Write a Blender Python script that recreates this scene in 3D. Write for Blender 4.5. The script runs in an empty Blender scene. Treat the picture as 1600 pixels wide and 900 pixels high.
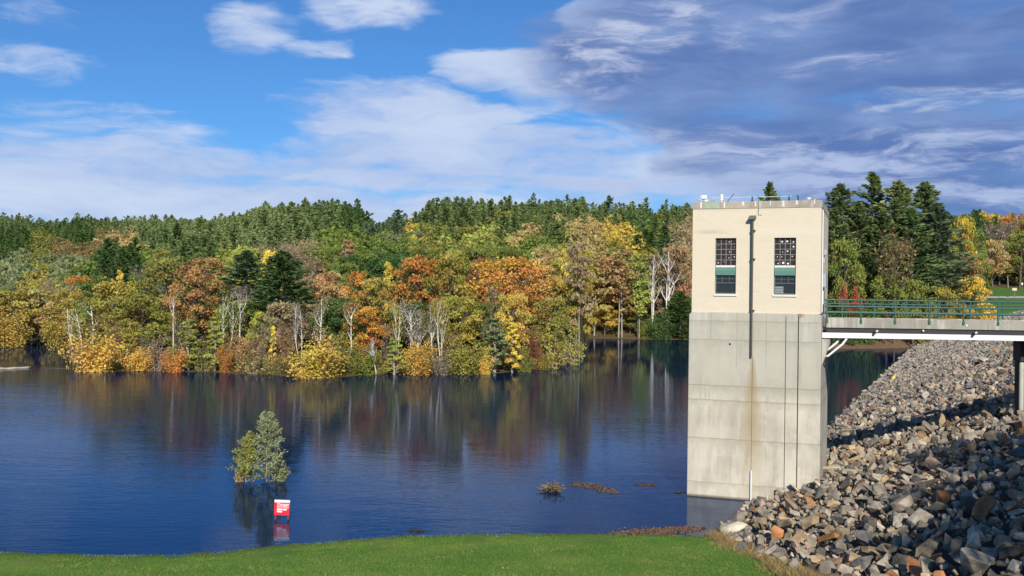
import bpy, bmesh, math, random
import numpy as np
from mathutils import Vector, Matrix

R = math.radians
random.seed(7)
scene = bpy.context.scene
COL = scene.collection

# ------------------------------------------------------------------ camera
F = 1550.0            # focal length in pixels of the 1600 px wide photograph
H = 11.3              # eye height above the lake
PITCH = math.atan((461.5 - 450) / F)
ROLL = R(0.8)
fw = np.array([0, math.cos(PITCH), math.sin(PITCH)])
r0 = np.array([1.0, 0, 0]); u0 = np.array([0, -math.sin(PITCH), math.cos(PITCH)])
cr = r0 * math.cos(ROLL) + u0 * math.sin(ROLL)
cu = -r0 * math.sin(ROLL) + u0 * math.cos(ROLL)
EYE = np.array([0, 0, H])


def ray(px, py):
    return fw + cr * (px - 800) / F + cu * (450 - py) / F


def at(px, py, Y):
    d = ray(px, py)
    return EYE + d * (Y / d[1])


def onz(px, py, z=0.0):
    d = ray(px, py)
    return EYE + d * ((z - H) / d[2])


def proj(P):
    d = np.asarray(P, float) - EYE
    w = d @ fw
    return 800 + F * (d @ cr) / w, 450 - F * (d @ cu) / w


cam_d = bpy.data.cameras.new('camera')
cam = bpy.data.objects.new('camera', cam_d)
COL.objects.link(cam)
cam_d.sensor_width = 36.0
cam_d.lens = 36.0 * F / 1600.0
cam_d.clip_start = 0.1
cam_d.clip_end = 9000
M = Matrix(((cr[0], cu[0], -fw[0], 0), (cr[1], cu[1], -fw[1], 0), (cr[2], cu[2], -fw[2], H), (0, 0, 0, 1)))
cam.matrix_world = M
scene.camera = cam

scene.view_settings.view_transform = 'Standard'
scene.view_settings.look = 'None'
scene.view_settings.exposure = 0
scene.render.engine = 'CYCLES'
scene.cycles.max_bounces = 6
scene.cycles.diffuse_bounces = 2
scene.cycles.glossy_bounces = 3
scene.cycles.transmission_bounces = 3
scene.cycles.sample_clamp_indirect = 6
scene.cycles.use_denoising = True

# ------------------------------------------------------------------ helpers


def link(o, parent=None):
    COL.objects.link(o)
    if parent is not None:
        o.parent = parent
    return o


def tag(o, label=None, cat=None, group=None, kind=None):
    if label: o['label'] = label
    if cat: o['category'] = cat
    if group: o['group'] = group
    if kind: o['kind'] = kind
    return o


def empty(name, loc=(0, 0, 0), rz=0.0):
    o = bpy.data.objects.new(name, None)
    o.empty_display_size = 0.5
    o.location = loc
    o.rotation_euler = (0, 0, rz)
    return link(o)


def np_mesh(name, V, polys, mats=(), attrs=None, smooth=False, fcols=None):
    """polys: list of int arrays (n,k)."""
    me = bpy.data.meshes.new(name)
    V = np.asarray(V, np.float32).reshape(-1, 3)
    me.vertices.add(len(V))
    me.vertices.foreach_set('co', V.ravel())
    polys = [np.asarray(p, np.int32) for p in polys if len(p)]
    nl = sum(p.size for p in polys)
    npoly = sum(len(p) for p in polys)
    me.loops.add(nl)
    me.loops.foreach_set('vertex_index', np.concatenate([p.ravel() for p in polys]))
    me.polygons.add(npoly)
    tot = np.concatenate([np.full(len(p), p.shape[1], np.int32) for p in polys])
    start = np.concatenate([[0], np.cumsum(tot)[:-1]]).astype(np.int32)
    me.polygons.foreach_set('loop_start', start)
    me.polygons.foreach_set('loop_total', tot)
    me.polygons.foreach_set('use_smooth', np.full(npoly, smooth, bool))
    for k, a in (attrs or {}).items():
        a = np.asarray(a, np.float32)
        if a.ndim == 1:
            at_ = me.attributes.new(k, 'FLOAT', 'FACE')
            at_.data.foreach_set('value', a)
        else:
            at_ = me.attributes.new(k, 'FLOAT_COLOR', 'FACE')
            at_.data.foreach_set('color', np.concatenate([a, np.ones((len(a), 1), np.float32)], 1).ravel())
    me.update(calc_edges=True)
    for m in mats:
        me.materials.append(m)
    return me


def obj(name, me, parent=None, mat=None):
    if mat is not None:
        me.materials.append(mat)
    return link(bpy.data.objects.new(name, me), parent)


class BM:
    """collects shapes into one mesh"""

    def __init__(self):
        self.b = bmesh.new()

    def box(self, x0, x1, y0, y1, z0, z1):
        vs = [self.b.verts.new((x, y, z)) for z in (z0, z1) for y in (y0, y1) for x in (x0, x1)]
        for f in ((0, 2, 3, 1), (4, 5, 7, 6), (0, 1, 5, 4), (2, 6, 7, 3), (0, 4, 6, 2), (1, 3, 7, 5)):
            self.b.faces.new([vs[i] for i in f])
        return self

    def prism(self, pts, axis, a, b):
        """extrude a 2D outline along axis ('x','y','z') from a to b"""
        def P(p, t):
            return {'x': (t, p[0], p[1]), 'y': (p[0], t, p[1]), 'z': (p[0], p[1], t)}[axis]
        A = [self.b.verts.new(P(p, a)) for p in pts]
        B = [self.b.verts.new(P(p, b)) for p in pts]
        n = len(pts)
        self.b.faces.new(A); self.b.faces.new(B[::-1])
        for i in range(n):
            self.b.faces.new((A[i], B[i], B[(i + 1) % n], A[(i + 1) % n]))
        return self

    def tube(self, pts, rad, n=8, cap=True):
        pts = [Vector(p) for p in pts]
        rads = rad if isinstance(rad, (list, tuple)) else [rad] * len(pts)
        rings = []
        for i, p in enumerate(pts):
            d = (pts[min(i + 1, len(pts) - 1)] - pts[max(i - 1, 0)]).normalized()
            a = Vector((0, 0, 1)) if abs(d.z) < .9 else Vector((1, 0, 0))
            u = d.cross(a).normalized(); v = d.cross(u)
            rings.append([self.b.verts.new(p + (u * math.cos(t) + v * math.sin(t)) * rads[i])
                          for t in [2 * math.pi * k / n for k in range(n)]])
        for A, B in zip(rings, rings[1:]):
            for k in range(n):
                self.b.faces.new((A[k], A[(k + 1) % n], B[(k + 1) % n], B[k]))
        if cap:
            self.b.faces.new(rings[0][::-1]); self.b.faces.new(rings[-1])
        return self

    def build(self, name, mat, parent=None, bevel=0.0, smooth=False):
        bmesh.ops.recalc_face_normals(self.b, faces=self.b.faces)
        me = bpy.data.meshes.new(name)
        self.b.to_mesh(me); self.b.free()
        me.materials.append(mat)
        if smooth:
            for p in me.polygons: p.use_smooth = True
        o = link(bpy.data.objects.new(name, me), parent)
        if bevel:
            m = o.modifiers.new('bevel', 'BEVEL')
            m.width = bevel; m.segments = 2; m.limit_method = 'ANGLE'
        return o


# ------------------------------------------------------------------ node helpers
class NT:
    def __init__(self, tree):
        self.t = tree; self.L = tree.links

    def n(self, typ, **kw):
        nd = self.t.nodes.new(typ)
        for k, v in kw.items():
            if k.startswith('_'):
                continue
            setattr(nd, k, v)
        return nd

    def put(self, sock, v):
        if v is None: return
        if hasattr(v, 'is_output') or isinstance(v, bpy.types.NodeSocket):
            self.L.new(v, sock)
        else:
            try:
                sock.default_value = v
            except Exception:
                sock.default_value = (*v, 1.0)

    def m(self, op, a, b=None, c=None, clamp=False):
        nd = self.n('ShaderNodeMath', operation=op, use_clamp=clamp)
        self.put(nd.inputs[0], a); self.put(nd.inputs[1], b); self.put(nd.inputs[2], c)
        return nd.outputs[0]

    def vm(self, op, a, b=None):
        nd = self.n('ShaderNodeVectorMath', operation=op)
        self.put(nd.inputs[0], a); self.put(nd.inputs[1], b)
        return nd.outputs[0]

    def mix(self, f, a, b, blend='MIX'):
        nd = self.n('ShaderNodeMix', data_type='RGBA', blend_type=blend)
        self.put(nd.inputs[0], f); self.put(nd.inputs[6], a); self.put(nd.inputs[7], b)
        return nd.outputs[2]

    def mapr(self, v, a, b, c=0.0, d=1.0, smooth=True):
        nd = self.n('ShaderNodeMapRange', interpolation_type='SMOOTHSTEP' if smooth else 'LINEAR')
        for i, x in enumerate((v, a, b, c, d)): self.put(nd.inputs[i], x)
        return nd.outputs[0]

    def noise(self, vec, scale=1.0, detail=4.0, rough=.55, dist=0.0, out=0, dim='3D', lac=2.0):
        nd = self.n('ShaderNodeTexNoise', noise_dimensions=dim)
        if vec is not None: self.L.new(vec, nd.inputs['Vector'])
        nd.inputs['Scale'].default_value = scale
        nd.inputs['Detail'].default_value = detail
        nd.inputs['Roughness'].default_value = rough
        nd.inputs['Distortion'].default_value = dist
        nd.inputs['Lacunarity'].default_value = lac
        return nd.outputs[out]

    def comb(self, x, y, z):
        nd = self.n('ShaderNodeCombineXYZ')
        for i, v in enumerate((x, y, z)): self.put(nd.inputs[i], v)
        return nd.outputs[0]

    def sep(self, v):
        nd = self.n('ShaderNodeSeparateXYZ'); self.L.new(v, nd.inputs[0])
        return nd.outputs[0], nd.outputs[1], nd.outputs[2]

    def mapping(self, v, scale=(1, 1, 1), rot=(0, 0, 0), loc=(0, 0, 0)):
        nd = self.n('ShaderNodeMapping')
        self.L.new(v, nd.inputs[0])
        nd.inputs['Location'].default_value = loc
        nd.inputs['Rotation'].default_value = rot
        nd.inputs['Scale'].default_value = scale
        return nd.outputs[0]

    def coord(self, which='Object'):
        return self.n('ShaderNodeTexCoord').outputs[which]

    def attr(self, name, out='Fac'):
        nd = self.n('ShaderNodeAttribute', attribute_name=name)
        return nd.outputs[out]

    def bump(self, h, strength=.5, dist=.05):
        nd = self.n('ShaderNodeBump')
        nd.inputs['Strength'].default_value = strength
        nd.inputs['Distance'].default_value = dist
        self.L.new(h, nd.inputs['Height'])
        return nd.outputs[0]


def material(name):
    m = bpy.data.materials.new(name)
    m.use_nodes = True
    m.node_tree.nodes.clear()
    t = NT(m.node_tree)
    out = t.n('ShaderNodeOutputMaterial')
    return m, t, out


def principled(t, out, color, rough=.6, normal=None, metal=0.0, spec=None, ior=None):
    p = t.n('ShaderNodeBsdfPrincipled')
    t.put(p.inputs['Base Color'], color)
    t.put(p.inputs['Roughness'], rough)
    t.put(p.inputs['Metallic'], metal)
    if spec is not None: t.put(p.inputs['Specular IOR Level'], spec)
    if ior is not None: t.put(p.inputs['IOR'], ior)
    if normal is not None: t.L.new(normal, p.inputs['Normal'])
    t.L.new(p.outputs[0], out.inputs[0])
    return p


def plain(name, col, rough=.5, metal=0.0, var=.15, scale=3.0, bump=0.0):
    m, t, out = material(name)
    co = t.coord()
    nz = t.noise(co, scale, 5)
    a = tuple(c * (1 - var) for c in col); b = tuple(min(1, c * (1 + var)) for c in col)
    principled(t, out, t.mix(nz, a, b), rough, t.bump(t.noise(co, scale * 8, 4), bump, .01) if bump else None, metal)
    return m


# ------------------------------------------------------------------ sky, sun
SUN_EL = R(29)
to_sun = np.array([0.07, -0.998, 0]); to_sun /= np.linalg.norm(to_sun)
to_sun = np.array([to_sun[0] * math.cos(SUN_EL), to_sun[1] * math.cos(SUN_EL), math.sin(SUN_EL)])

world = bpy.data.worlds.new('World')
scene.world = world
world.use_nodes = True
world.node_tree.nodes.clear()
W = NT(world.node_tree)
wout = W.n('ShaderNodeOutputWorld')
bg = W.n('ShaderNodeBackground')
W.L.new(bg.outputs[0], wout.inputs[0])
sky = W.n('ShaderNodeTexSky', sky_type='NISHITA')
sky.sun_disc = False
sky.sun_elevation = SUN_EL
sky.sun_rotation = math.atan2(to_sun[0], to_sun[1])
sky.altitude = 300
sky.air_density = 1.0
sky.dust_density = 0.4
sky.ozone_density = 2.5
SKYS = 0.10
bg.inputs[1].default_value = SKYS
d = W.coord('Generated')
dx, dy, dz = W.sep(d)
AZ = W.m('MULTIPLY', W.m('ARCTAN2', dx, dy), 10.0)
EL = W.m('MULTIPLY', W.m('ARCSINE', dz), 10.0)


def azel(px, py):
    v = ray(px, py); v = v / np.linalg.norm(v)
    return math.atan2(v[0], v[1]) * 10, math.asin(v[2]) * 10


# streaky noise domain, bent by a slower noise
base = W.comb(AZ, W.m('MULTIPLY', EL, 2.6), 0.0)
warp = W.noise(base, .9, 3, .5, out=1)
warpv = W.vm('SUBTRACT', warp, (.5, .5, .5))
wx, wy, wz = W.sep(warpv)
AZw = W.m('ADD', AZ, W.m('MULTIPLY', wx, 1.0))
ELw = W.m('ADD', EL, W.m('MULTIPLY', wy, .30))
n_big = W.noise(W.comb(W.m('MULTIPLY', AZw, .55), W.m('MULTIPLY', ELw, 1.9), 3.1), 1.0, 9, .58, .0)
n_fine = W.noise(W.comb(W.m('MULTIPLY', AZw, 1.5), W.m('MULTIPLY', ELw, 6.5), 9.0), 1.0, 8, .62, .0)
n_soft = W.noise(W.comb(W.m('MULTIPLY', AZw, .5), W.m('MULTIPLY', ELw, 2.4), 5.5), 1.0, 5, .5, .0)


def blob(px, py, rx, ry, rot=0.0, wgt=1.0, soft=.15):
    a, e = azel(px, py)
    k = 10.0 / F
    A = W.m('SUBTRACT', AZw, a); E_ = W.m('SUBTRACT', ELw, e)
    c, s = math.cos(R(rot)), math.sin(R(rot))
    U = W.m('ADD', W.m('MULTIPLY', A, c / (rx * k)), W.m('MULTIPLY', E_, s / (rx * k)))
    V = W.m('ADD', W.m('MULTIPLY', A, -s / (ry * k)), W.m('MULTIPLY', E_, c / (ry * k)))
    q = W.m('ADD', W.m('MULTIPLY', U, U), W.m('MULTIPLY', V, V))
    return W.m('MULTIPLY', W.mapr(q, 1.6, soft), wgt)


def union(lst):
    o = lst[0]
    for x in lst[1:]: o = W.m('MAXIMUM', o, x)
    return o


light = union([
    blob(60, 215, 230, 55, -6, .55), blob(180, 165, 120, 14, 0, .6), blob(150, 270, 420, 60, 3, .95),
    blob(640, 190, 230, 75, -4, .92), blob(720, 250, 420, 60, 2, 1.0), blob(300, 320, 700, 45, 0, 1.0),
    blob(1000, 285, 520, 60, -2, .8), blob(395, 50, 85, 40, 15, .85), blob(495, 74, 85, 17, 8, .72),
    blob(590, 15, 150, 38, 12, .72), blob(30, 40, 150, 85, -8, .58), blob(780, 115, 110, 42, -6, .95),
    blob(960, 70, 150, 65, 25, .9), blob(900, 190, 100, 28, -20, .6), blob(1150, 235, 260, 40, -9, .85), blob(860, 125, 110, 60, 20, .9), blob(985, 190, 150, 45, -25, .8), blob(1260, 275, 260, 35, -5, .8), blob(100, 190, 260, 40, -2, .62), blob(930, 25, 60, 60, 0, .85), blob(560, 160, 140, 40, -10, .62)])
bank = union([
    blob(1300, 60, 420, 200, -8, 1.0, .3), blob(1130, 150, 330, 95, -13, 1.0, .3), blob(1500, 150, 420, 210, 0, 1.0, .4),
    blob(1450, 260, 330, 50, -4, .5, .3), blob(980, 110, 160, 70, 10, .75, .2), blob(1900, 200, 500, 420, 0, 1.0, .3)])
dens_l = W.mapr(W.m('ADD', light, W.m('ADD', W.m('MULTIPLY', W.m('SUBTRACT', n_big, .5), 1.5), W.m('MULTIPLY', W.m('SUBTRACT', n_fine, .5), .9))), .42, .98)
dens_b = W.mapr(W.m('ADD', bank, W.m('ADD', W.m('MULTIPLY', W.m('SUBTRACT', n_big, .5), 1.7), W.m('MULTIPLY', W.m('SUBTRACT', n_fine, .5), .75))), .25, 1.0)
horizon = W.mapr(EL, .0, 1.55, .85, .0)
skycol = W.mix(1.0, sky.outputs[0], (.48, .92, 1.42), 'MULTIPLY')
skycol = W.mix(1.0, skycol, (.78, .78, .78), 'MULTIPLY')
hz = W.m('MULTIPLY', horizon, W.mapr(W.m('ADD', n_big, W.m('MULTIPLY', n_fine, .4)), .3, .85, .35, 1))
skycol = W.mix(hz, skycol, (3.0, 4.5, 7.7))
lightcol = W.mix(W.mapr(n_big, .3, .7), (4.2, 5.3, 8.0), (6.3, 7.2, 9.0))
skycol = W.mix(W.m('MULTIPLY', dens_l, .9), skycol, lightcol)
bankcol = W.mix(W.mapr(W.m('ADD', W.m('MULTIPLY', n_soft, .8), W.m('MULTIPLY', n_fine, .28)), .38, .72), (1.12, 1.95, 4.6), (2.25, 3.35, 6.2))
bright = union([blob(970, 75, 160, 55, 22, 1.), blob(790, 118, 120, 40, -8, 1.), blob(1480, 152, 110, 20, 3, .8), blob(1310, 100, 80, 14, 4, .7), blob(1180, 235, 260, 30, -9, .7), blob(1380, 240, 170, 45, -4, .55), blob(1500, 290, 200, 30, 0, .5), blob(1200, 40, 130, 22, 14, .5)])
bankcol = W.mix(W.m('MULTIPLY', bright, W.mapr(n_fine, .42, .68)), bankcol, (5.2, 5.8, 7.8))
skycol = W.mix(W.m('MULTIPLY', dens_b, .95), skycol, bankcol)
wisp = union([blob(1330, 258, 260, 34, -5, .8), blob(1540, 230, 160, 40, 0, .6), blob(1150, 292, 380, 26, -2, .9), blob(1500, 155, 120, 22, 3, .8), blob(1570, 305, 160, 22, 0, .8)])
wd_ = W.mapr(W.m('ADD', wisp, W.m('ADD', W.m('MULTIPLY', W.m('SUBTRACT', n_fine, .5), 2.2), W.m('MULTIPLY', W.m('SUBTRACT', n_big, .5), .8))), .45, 1.15)
skycol = W.mix(W.m('MULTIPLY', wd_, .75), skycol, (4.6, 5.6, 8.1))
W.L.new(skycol, bg.inputs[0])

sun_d = bpy.data.lights.new('sun', 'SUN')
sun_d.energy = 4.9
sun_d.angle = R(0.53)
sun_d.color = (1.0, .94, .83)
sun = link(bpy.data.objects.new('sun', sun_d))
sun.location = (30, -40, 60)
sun.rotation_euler = Vector(-to_sun).to_track_quat('-Z', 'Y').to_euler()

# ------------------------------------------------------------------ ground shape
YS_P = [-900, 0, 42, 54, 92, 108, 118, 200, 300, 400, 470, 530, 570, 650, 770, 830, 895, 908, 920, 980, 1075, 1200, 1300, 1400, 1440, 1545, 1700, 2600]
YS_V = [230, 190, 190, 212, 212, 184, 138, 137.5, 138, 136, 132, 132, 137, 140, 142, 151, 165, 172, 268, 266, 268, 256, 228, 236, 246, 262, 285, 330]


def ys(px): return np.interp(px, YS_P, YS_V)


def hz_y(px): return 461.5 + (px - 800) * math.tan(ROLL)


COLS = {
    -300: ('c', [(450, 225), (400, 450), (360, 700), (336, 950)]),
    0: ('c', [(450, 205), (405, 420), (365, 650), (343, 900)]),
    150: ('c', [(440, 175), (400, 380), (370, 560), (345, 880)]),
    300: ('c', [(405, 175), (385, 350), (357, 600), (347, 800)]),
    450: ('c', [(395, 190), (370, 330), (342, 480), (325, 600)]),
    555: ('c', [(400, 200), (380, 300), (347, 450), (325, 560)]),
    580: ('c', [(400, 210), (378, 310), (362, 430), (354, 520)]),
    625: ('c', [(400, 210), (375, 320), (352, 430), (345, 500)]),
    700: ('c', [(400, 205), (375, 320), (348, 420), (318, 480)]),
    850: ('c', [(410, 215), (378, 320), (350, 430), (320, 500)]),
    950: ('c', [(400, 300), (368, 400), (340, 480), (325, 540)]),
    1080: ('c', [(390, 310), (360, 420), (340, 500), (328, 560)]),
    1250: ('c', [(400, 300), (350, 420), (330, 560)]),
    1320: ('g', [(0, 0), (6, 1.0), (25, 2.6), (60, 5.5), (150, 16), (330, 45)]),
    1440: ('g', [(0, 0), (6, 1.4), (25, 4.0), (60, 8), (150, 17), (330, 48)]),
    1500: ('g', [(0, .8), (10, 5.5), (60, 11.5), (125, 16.4), (200, 26), (340, 52)]),
    1560: ('g', [(0, 2.0), (10, 7.2), (60, 12.7), (125, 16.9), (200, 26), (340, 54)]),
    2000: ('g', [(0, 2.0), (10, 7.2), (60, 12.7), (125, 16.9), (200, 26), (340, 50)]),
}
CP = sorted(COLS)
DD = np.concatenate([np.linspace(0, 40, 21), np.linspace(45, 900, 120)])
PROF = []
for c in CP:
    kind, kn = COLS[c]
    if kind == 'c':
        y0 = ys(c)
        pts = [(0, 0.0), (7, .5)] + [(Y - y0, H + (hz_y(c) - py) / F * Y - 12.0) for py, Y in kn]
    else:
        pts = kn
    a = np.array(pts); order = np.argsort(a[:, 0]); a = a[order]
    end = a[-1]
    a = np.vstack([a, [end[0] + 60, end[1] + .5], [end[0] + 400, end[1] - 20]])
    PROF.append(np.interp(DD, a[:, 0], a[:, 1]))
PROF = np.array(PROF)


def terr(X, Y):
    X = np.asarray(X, float); Y = np.asarray(Y, float)
    px = np.clip(800 + F * X / np.maximum(Y, 1), CP[0], CP[-1])
    dd = Y - ys(800 + F * X / np.maximum(Y, 1))
    i = np.clip(np.searchsorted(CP, px) - 1, 0, len(CP) - 2)
    c0 = np.array(CP)[i]; c1 = np.array(CP)[i + 1]
    f = (px - c0) / (c1 - c0)
    f = f * f * (3 - 2 * f)
    k = np.interp(np.clip(dd, 0, DD[-1]), DD, np.arange(len(DD)))
    k0 = np.clip(k.astype(int), 0, len(DD) - 2); kf = k - k0
    za = PROF[i, k0] * (1 - kf) + PROF[i, k0 + 1] * kf
    zb = PROF[i + 1, k0] * (1 - kf) + PROF[i + 1, k0 + 1] * kf
    z = za * (1 - f) + zb * f
    return np.where(dd < 0, np.maximum(-2.5, dd * .25), z)


def hit(px, py):
    d_ = ray(px, py)
    for s in np.linspace(150, 900, 3000):
        P = EYE + d_ * s
        if terr(P[0], P[1]) > P[2]: return P
    return EYE + d_ * 900


# near bank and dam slope
BX = [-60, -29, -26, -20, -17, -14, -11, -8, -5, 0, 5, 11, 40]
BY = [46.5, 44.8, 43.2, 42.3, 42.25, 42.6, 43.8, 45.3, 46.3, 47.0, 47.2, 47.5, 47.6]
DAM0 = np.array([10.2, 47.6]); DU = np.array([math.sin(R(24.4)), math.cos(R(24.4))]); DN = np.array([DU[1], -DU[0]])
SLOPE = .366
CREST = 9.7


def bank_z(X, Y):
    d_ = np.interp(X, BX, BY) - np.asarray(Y, float)
    return np.where(d_ < 0, np.maximum(d_ * .25, -2.5), np.minimum(.123 * d_ + .00176 * d_ * d_, CREST))


def dam_s(X, Y): return (X - DAM0[0]) * DN[0] + (Y - DAM0[1]) * DN[1]


def dam_z(X, Y): return np.clip(SLOPE * dam_s(X, Y), -2.5, CREST)


# ------------------------------------------------------------------ ground materials
def mat_ground():
    m, t, out = material('forest_floor')
    co = t.coord()
    n1 = t.noise(co, .06, 5); n2 = t.noise(co, .9, 5)
    floor = t.mix(n2, (.07, .058, .028), (.15, .115, .05))
    grassc = t.mix(n1, (.07, .15, .03), (.11, .20, .04))
    bankc = t.mix(n2, (.14, .085, .05), (.24, .16, .09))
    c = t.mix(t.attr('lawn'), floor, grassc)
    c = t.mix(t.m('MULTIPLY', t.attr('bank'), t.mapr(n1, .2, .5, .5, 1)), c, bankc)
    principled(t, out, c, .95, t.bump(n2, .6, .3), spec=.1)
    return m


def grid_mesh(name, xs, ys_, zf, mats, smooth=True, attrs=None):
    V = np.stack([xs, ys_, zf], -1)
    nr, nc = xs.shape
    idx = np.arange(nr * nc).reshape(nr, nc)
    q = np.stack([idx[:-1, :-1], idx[:-1, 1:], idx[1:, 1:], idx[1:, :-1]], -1).reshape(-1, 4)
    me = np_mesh(name, V.reshape(-1, 3), [q], mats, smooth=smooth)
    for k, a in (attrs or {}).items():
        at_ = me.attributes.new(k, 'FLOAT', 'POINT')
        at_.data.foreach_set('value', np.asarray(a, np.float32).ravel())
    return me


pxs = np.concatenate([np.linspace(-1500, -100, 30), np.linspace(-90, 1700, 300), np.linspace(1720, 3200, 30)])
Yr = np.concatenate([np.linspace(120, 300, 120), np.linspace(304, 700, 80), np.geomspace(720, 4500, 30)])
PX, YY = np.meshgrid(pxs, Yr)
XX = (PX - 800) / F * YY
ZZ = terr(XX, YY)
rg = np.random.default_rng(3)
ZZ = ZZ + np.where(ZZ > .5, rg.normal(0, .12, ZZ.shape), 0)
lawn_m = ((PX > 1462) & (YY < 392) & (ZZ > 4.5)).astype(float)
dd_ = YY - ys(PX)
bank_m = ((PX > 1240) & (dd_ > -6) & (dd_ < 14)).astype(float) + ((PX > 905) & (PX < 1090) & (dd_ < 4) & (dd_ > -4)) * .6
bank_m = np.clip(bank_m * np.clip((1560 - PX) / 60, 0, 1), 0, 1)
terrain = obj('hills', grid_mesh('hills', XX, YY, ZZ, [mat_ground()], attrs={'lawn': lawn_m, 'bank': bank_m}))
tag(terrain, kind='structure')


def mat_grass():
    m, t, out = material('lawn_grass')
    co = t.coord()
    n1 = t.noise(co, .22, 5, .6); n2 = t.noise(co, 1.7, 6, .65); n3 = t.noise(co, 14, 5, .7)
    c = t.mix(t.mapr(n1, .35, .68), (.14, .275, .04), (.265, .365, .068))
    c = t.mix(t.m('MULTIPLY', t.mapr(n2, .52, .75), .55), c, (.27, .27, .075))
    c = t.mix(t.mapr(n3, .3, .75), t.mix(1.0, c, (.75, .78, .7), 'MULTIPLY'), c)
    # bare, wet mud and dead grass along the water's edge
    z = t.sep(co)[2]
    edge = t.m('MULTIPLY', t.mapr(t.m('ADD', z, t.m('MULTIPLY', t.m('SUBTRACT', n2, .5), .35)), .22, .0), .7)
    c = t.mix(edge, c, (.09, .08, .03))
    principled(t, out, c, .9, t.bump(n3, .9, .08), spec=.15)
    return m


gx = np.concatenate([np.linspace(-400, -62, 20), np.linspace(-60, 30, 181), np.linspace(35, 80, 8)])
gy = np.concatenate([np.linspace(-300, 0, 16), np.linspace(1, 56, 160)])
GX, GY = np.meshgrid(gx, gy)
GZ = bank_z(GX, GY)
GZ = GZ + (np.sin(GX * .7 + 1) * np.sin(GY * .5) * .04 + np.sin(GX * .23 + GY * .31) * .06) * np.clip((GZ + .1) / .6, 0, 1)
GZ = GZ + rg.normal(0, .028, GZ.shape) * (np.abs(GZ) < .5) + .035 * np.sin(GX * 2.3 + np.sin(GX * .9) * 2) * (np.abs(GZ) < .6)
lawn = obj('lawn', grid_mesh('lawn', GX, GY, GZ, [mat_grass()]))
tag(lawn, kind='structure')

# dam embankment sheet (below the rocks) and its crest
m_emb = plain('embankment_soil_shade', (.028, .024, .02), .95, var=.4, scale=1.5)  # soil darkened to stand in for shade in the gaps between rocks
us = np.concatenate([np.linspace(-38, 260, 140)])
ss = np.concatenate([np.linspace(-9, 26.5, 40), [27.2, 34, 40, 60]])
UU, SS = np.meshgrid(us, ss)
EX = DAM0[0] + UU * DU[0] + SS * DN[0]; EY = DAM0[1] + UU * DU[1] + SS * DN[1]
EZ = np.clip(SLOPE * SS, -3.2, CREST) - .30
EZ = np.where(SS > 36, CREST - (SS - 36) * .4, EZ)
emb = obj('dam_embankment', grid_mesh('dam_embankment', EX, EY, EZ, [m_emb]))
tag(emb, kind='structure')


# water
def mat_water():
    m, t, out = material('lake_water')
    co = t.coord()
    x, y, z = t.sep(co)
    w1 = t.noise(t.mapping(co, (.9, 2.2, 1), (0, 0, R(-14))), 1.0, 3, .55, .3)
    w2 = t.noise(t.mapping(co, (.16, .42, 1), (0, 0, R(10))), 1.0, 3, .5)
    w3 = t.noise(t.mapping(co, (3.0, 6.5, 1), (0, 0, R(-20))), 1.0, 2, .5)
    big = t.noise(t.mapping(co, (.012, .03, 1)), 1.0, 3, .5)
    calm = t.m('MULTIPLY', t.mapr(y, 152, 135, .4, 1.0), t.m('MULTIPLY', t.mapr(big, .38, .66, .5, 1.0), t.m('MULTIPLY_ADD', t.mapr(x, -10, -42), t.mapr(y, 135, 105, 0, 1.9), 1.0)))
    h = t.m('ADD', t.m('MULTIPLY', w1, .0125), t.m('ADD', t.m('MULTIPLY', w2, .022), t.m('MULTIPLY', w3, .0032)))
    bp = t.n('ShaderNodeBump')
    bp.inputs['Distance'].default_value = 1.0
    t.L.new(t.m('MULTIPLY', h, calm), bp.inputs['Height'])
    fr = t.n('ShaderNodeFresnel'); fr.inputs['IOR'].default_value = 1.33
    t.L.new(bp.outputs[0], fr.inputs['Normal'])
    df = t.n('ShaderNodeBsdfDiffuse'); df.inputs['Color'].default_value = (.0035, .019, .068, 1)
    gl = t.n('ShaderNodeBsdfGlossy'); gl.inputs['Roughness'].default_value = .02
    gl.inputs['Color'].default_value = (.61, .68, .81, 1)      # even blue-grey tint that dims the reflections
    t.L.new(bp.outputs[0], gl.inputs['Normal'])
    mx = t.n('ShaderNodeMixShader')
    t.L.new(fr.outputs[0], mx.inputs[0]); t.L.new(df.outputs[0], mx.inputs[1]); t.L.new(gl.outputs[0], mx.inputs[2])
    t.L.new(mx.outputs[0], out.inputs[0])
    return m


wv = np.array([(-4500, -50, 0), (4500, -50, 0), (4500, 4500, 0), (-4500, 4500, 0)])
water = obj('lake_water', np_mesh('lake_water', wv, [np.array([[0, 1, 2, 3]])], [mat_water()]))
tag(water, kind='structure')
# land under and far beyond everything
base_v = np.array([(-6000, -6000, -3.5), (6000, -6000, -3.5), (6000, 8000, -3.5), (-6000, 8000, -3.5)])
bed = obj('ground', np_mesh('ground', base_v, [np.array([[0, 1, 2, 3]])], [plain('lake_bed', (.06, .05, .035), .95)]))
tag(bed, kind='structure')

# ------------------------------------------------------------------ tower
TH = R(20.3)
T0 = onz(1073, 774)
TW, TD = 7.25, 8.0          # concrete shaft, width and depth
ZS, ZT = 10.5, 16.78        # seam between concrete and brick, roof edge


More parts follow.
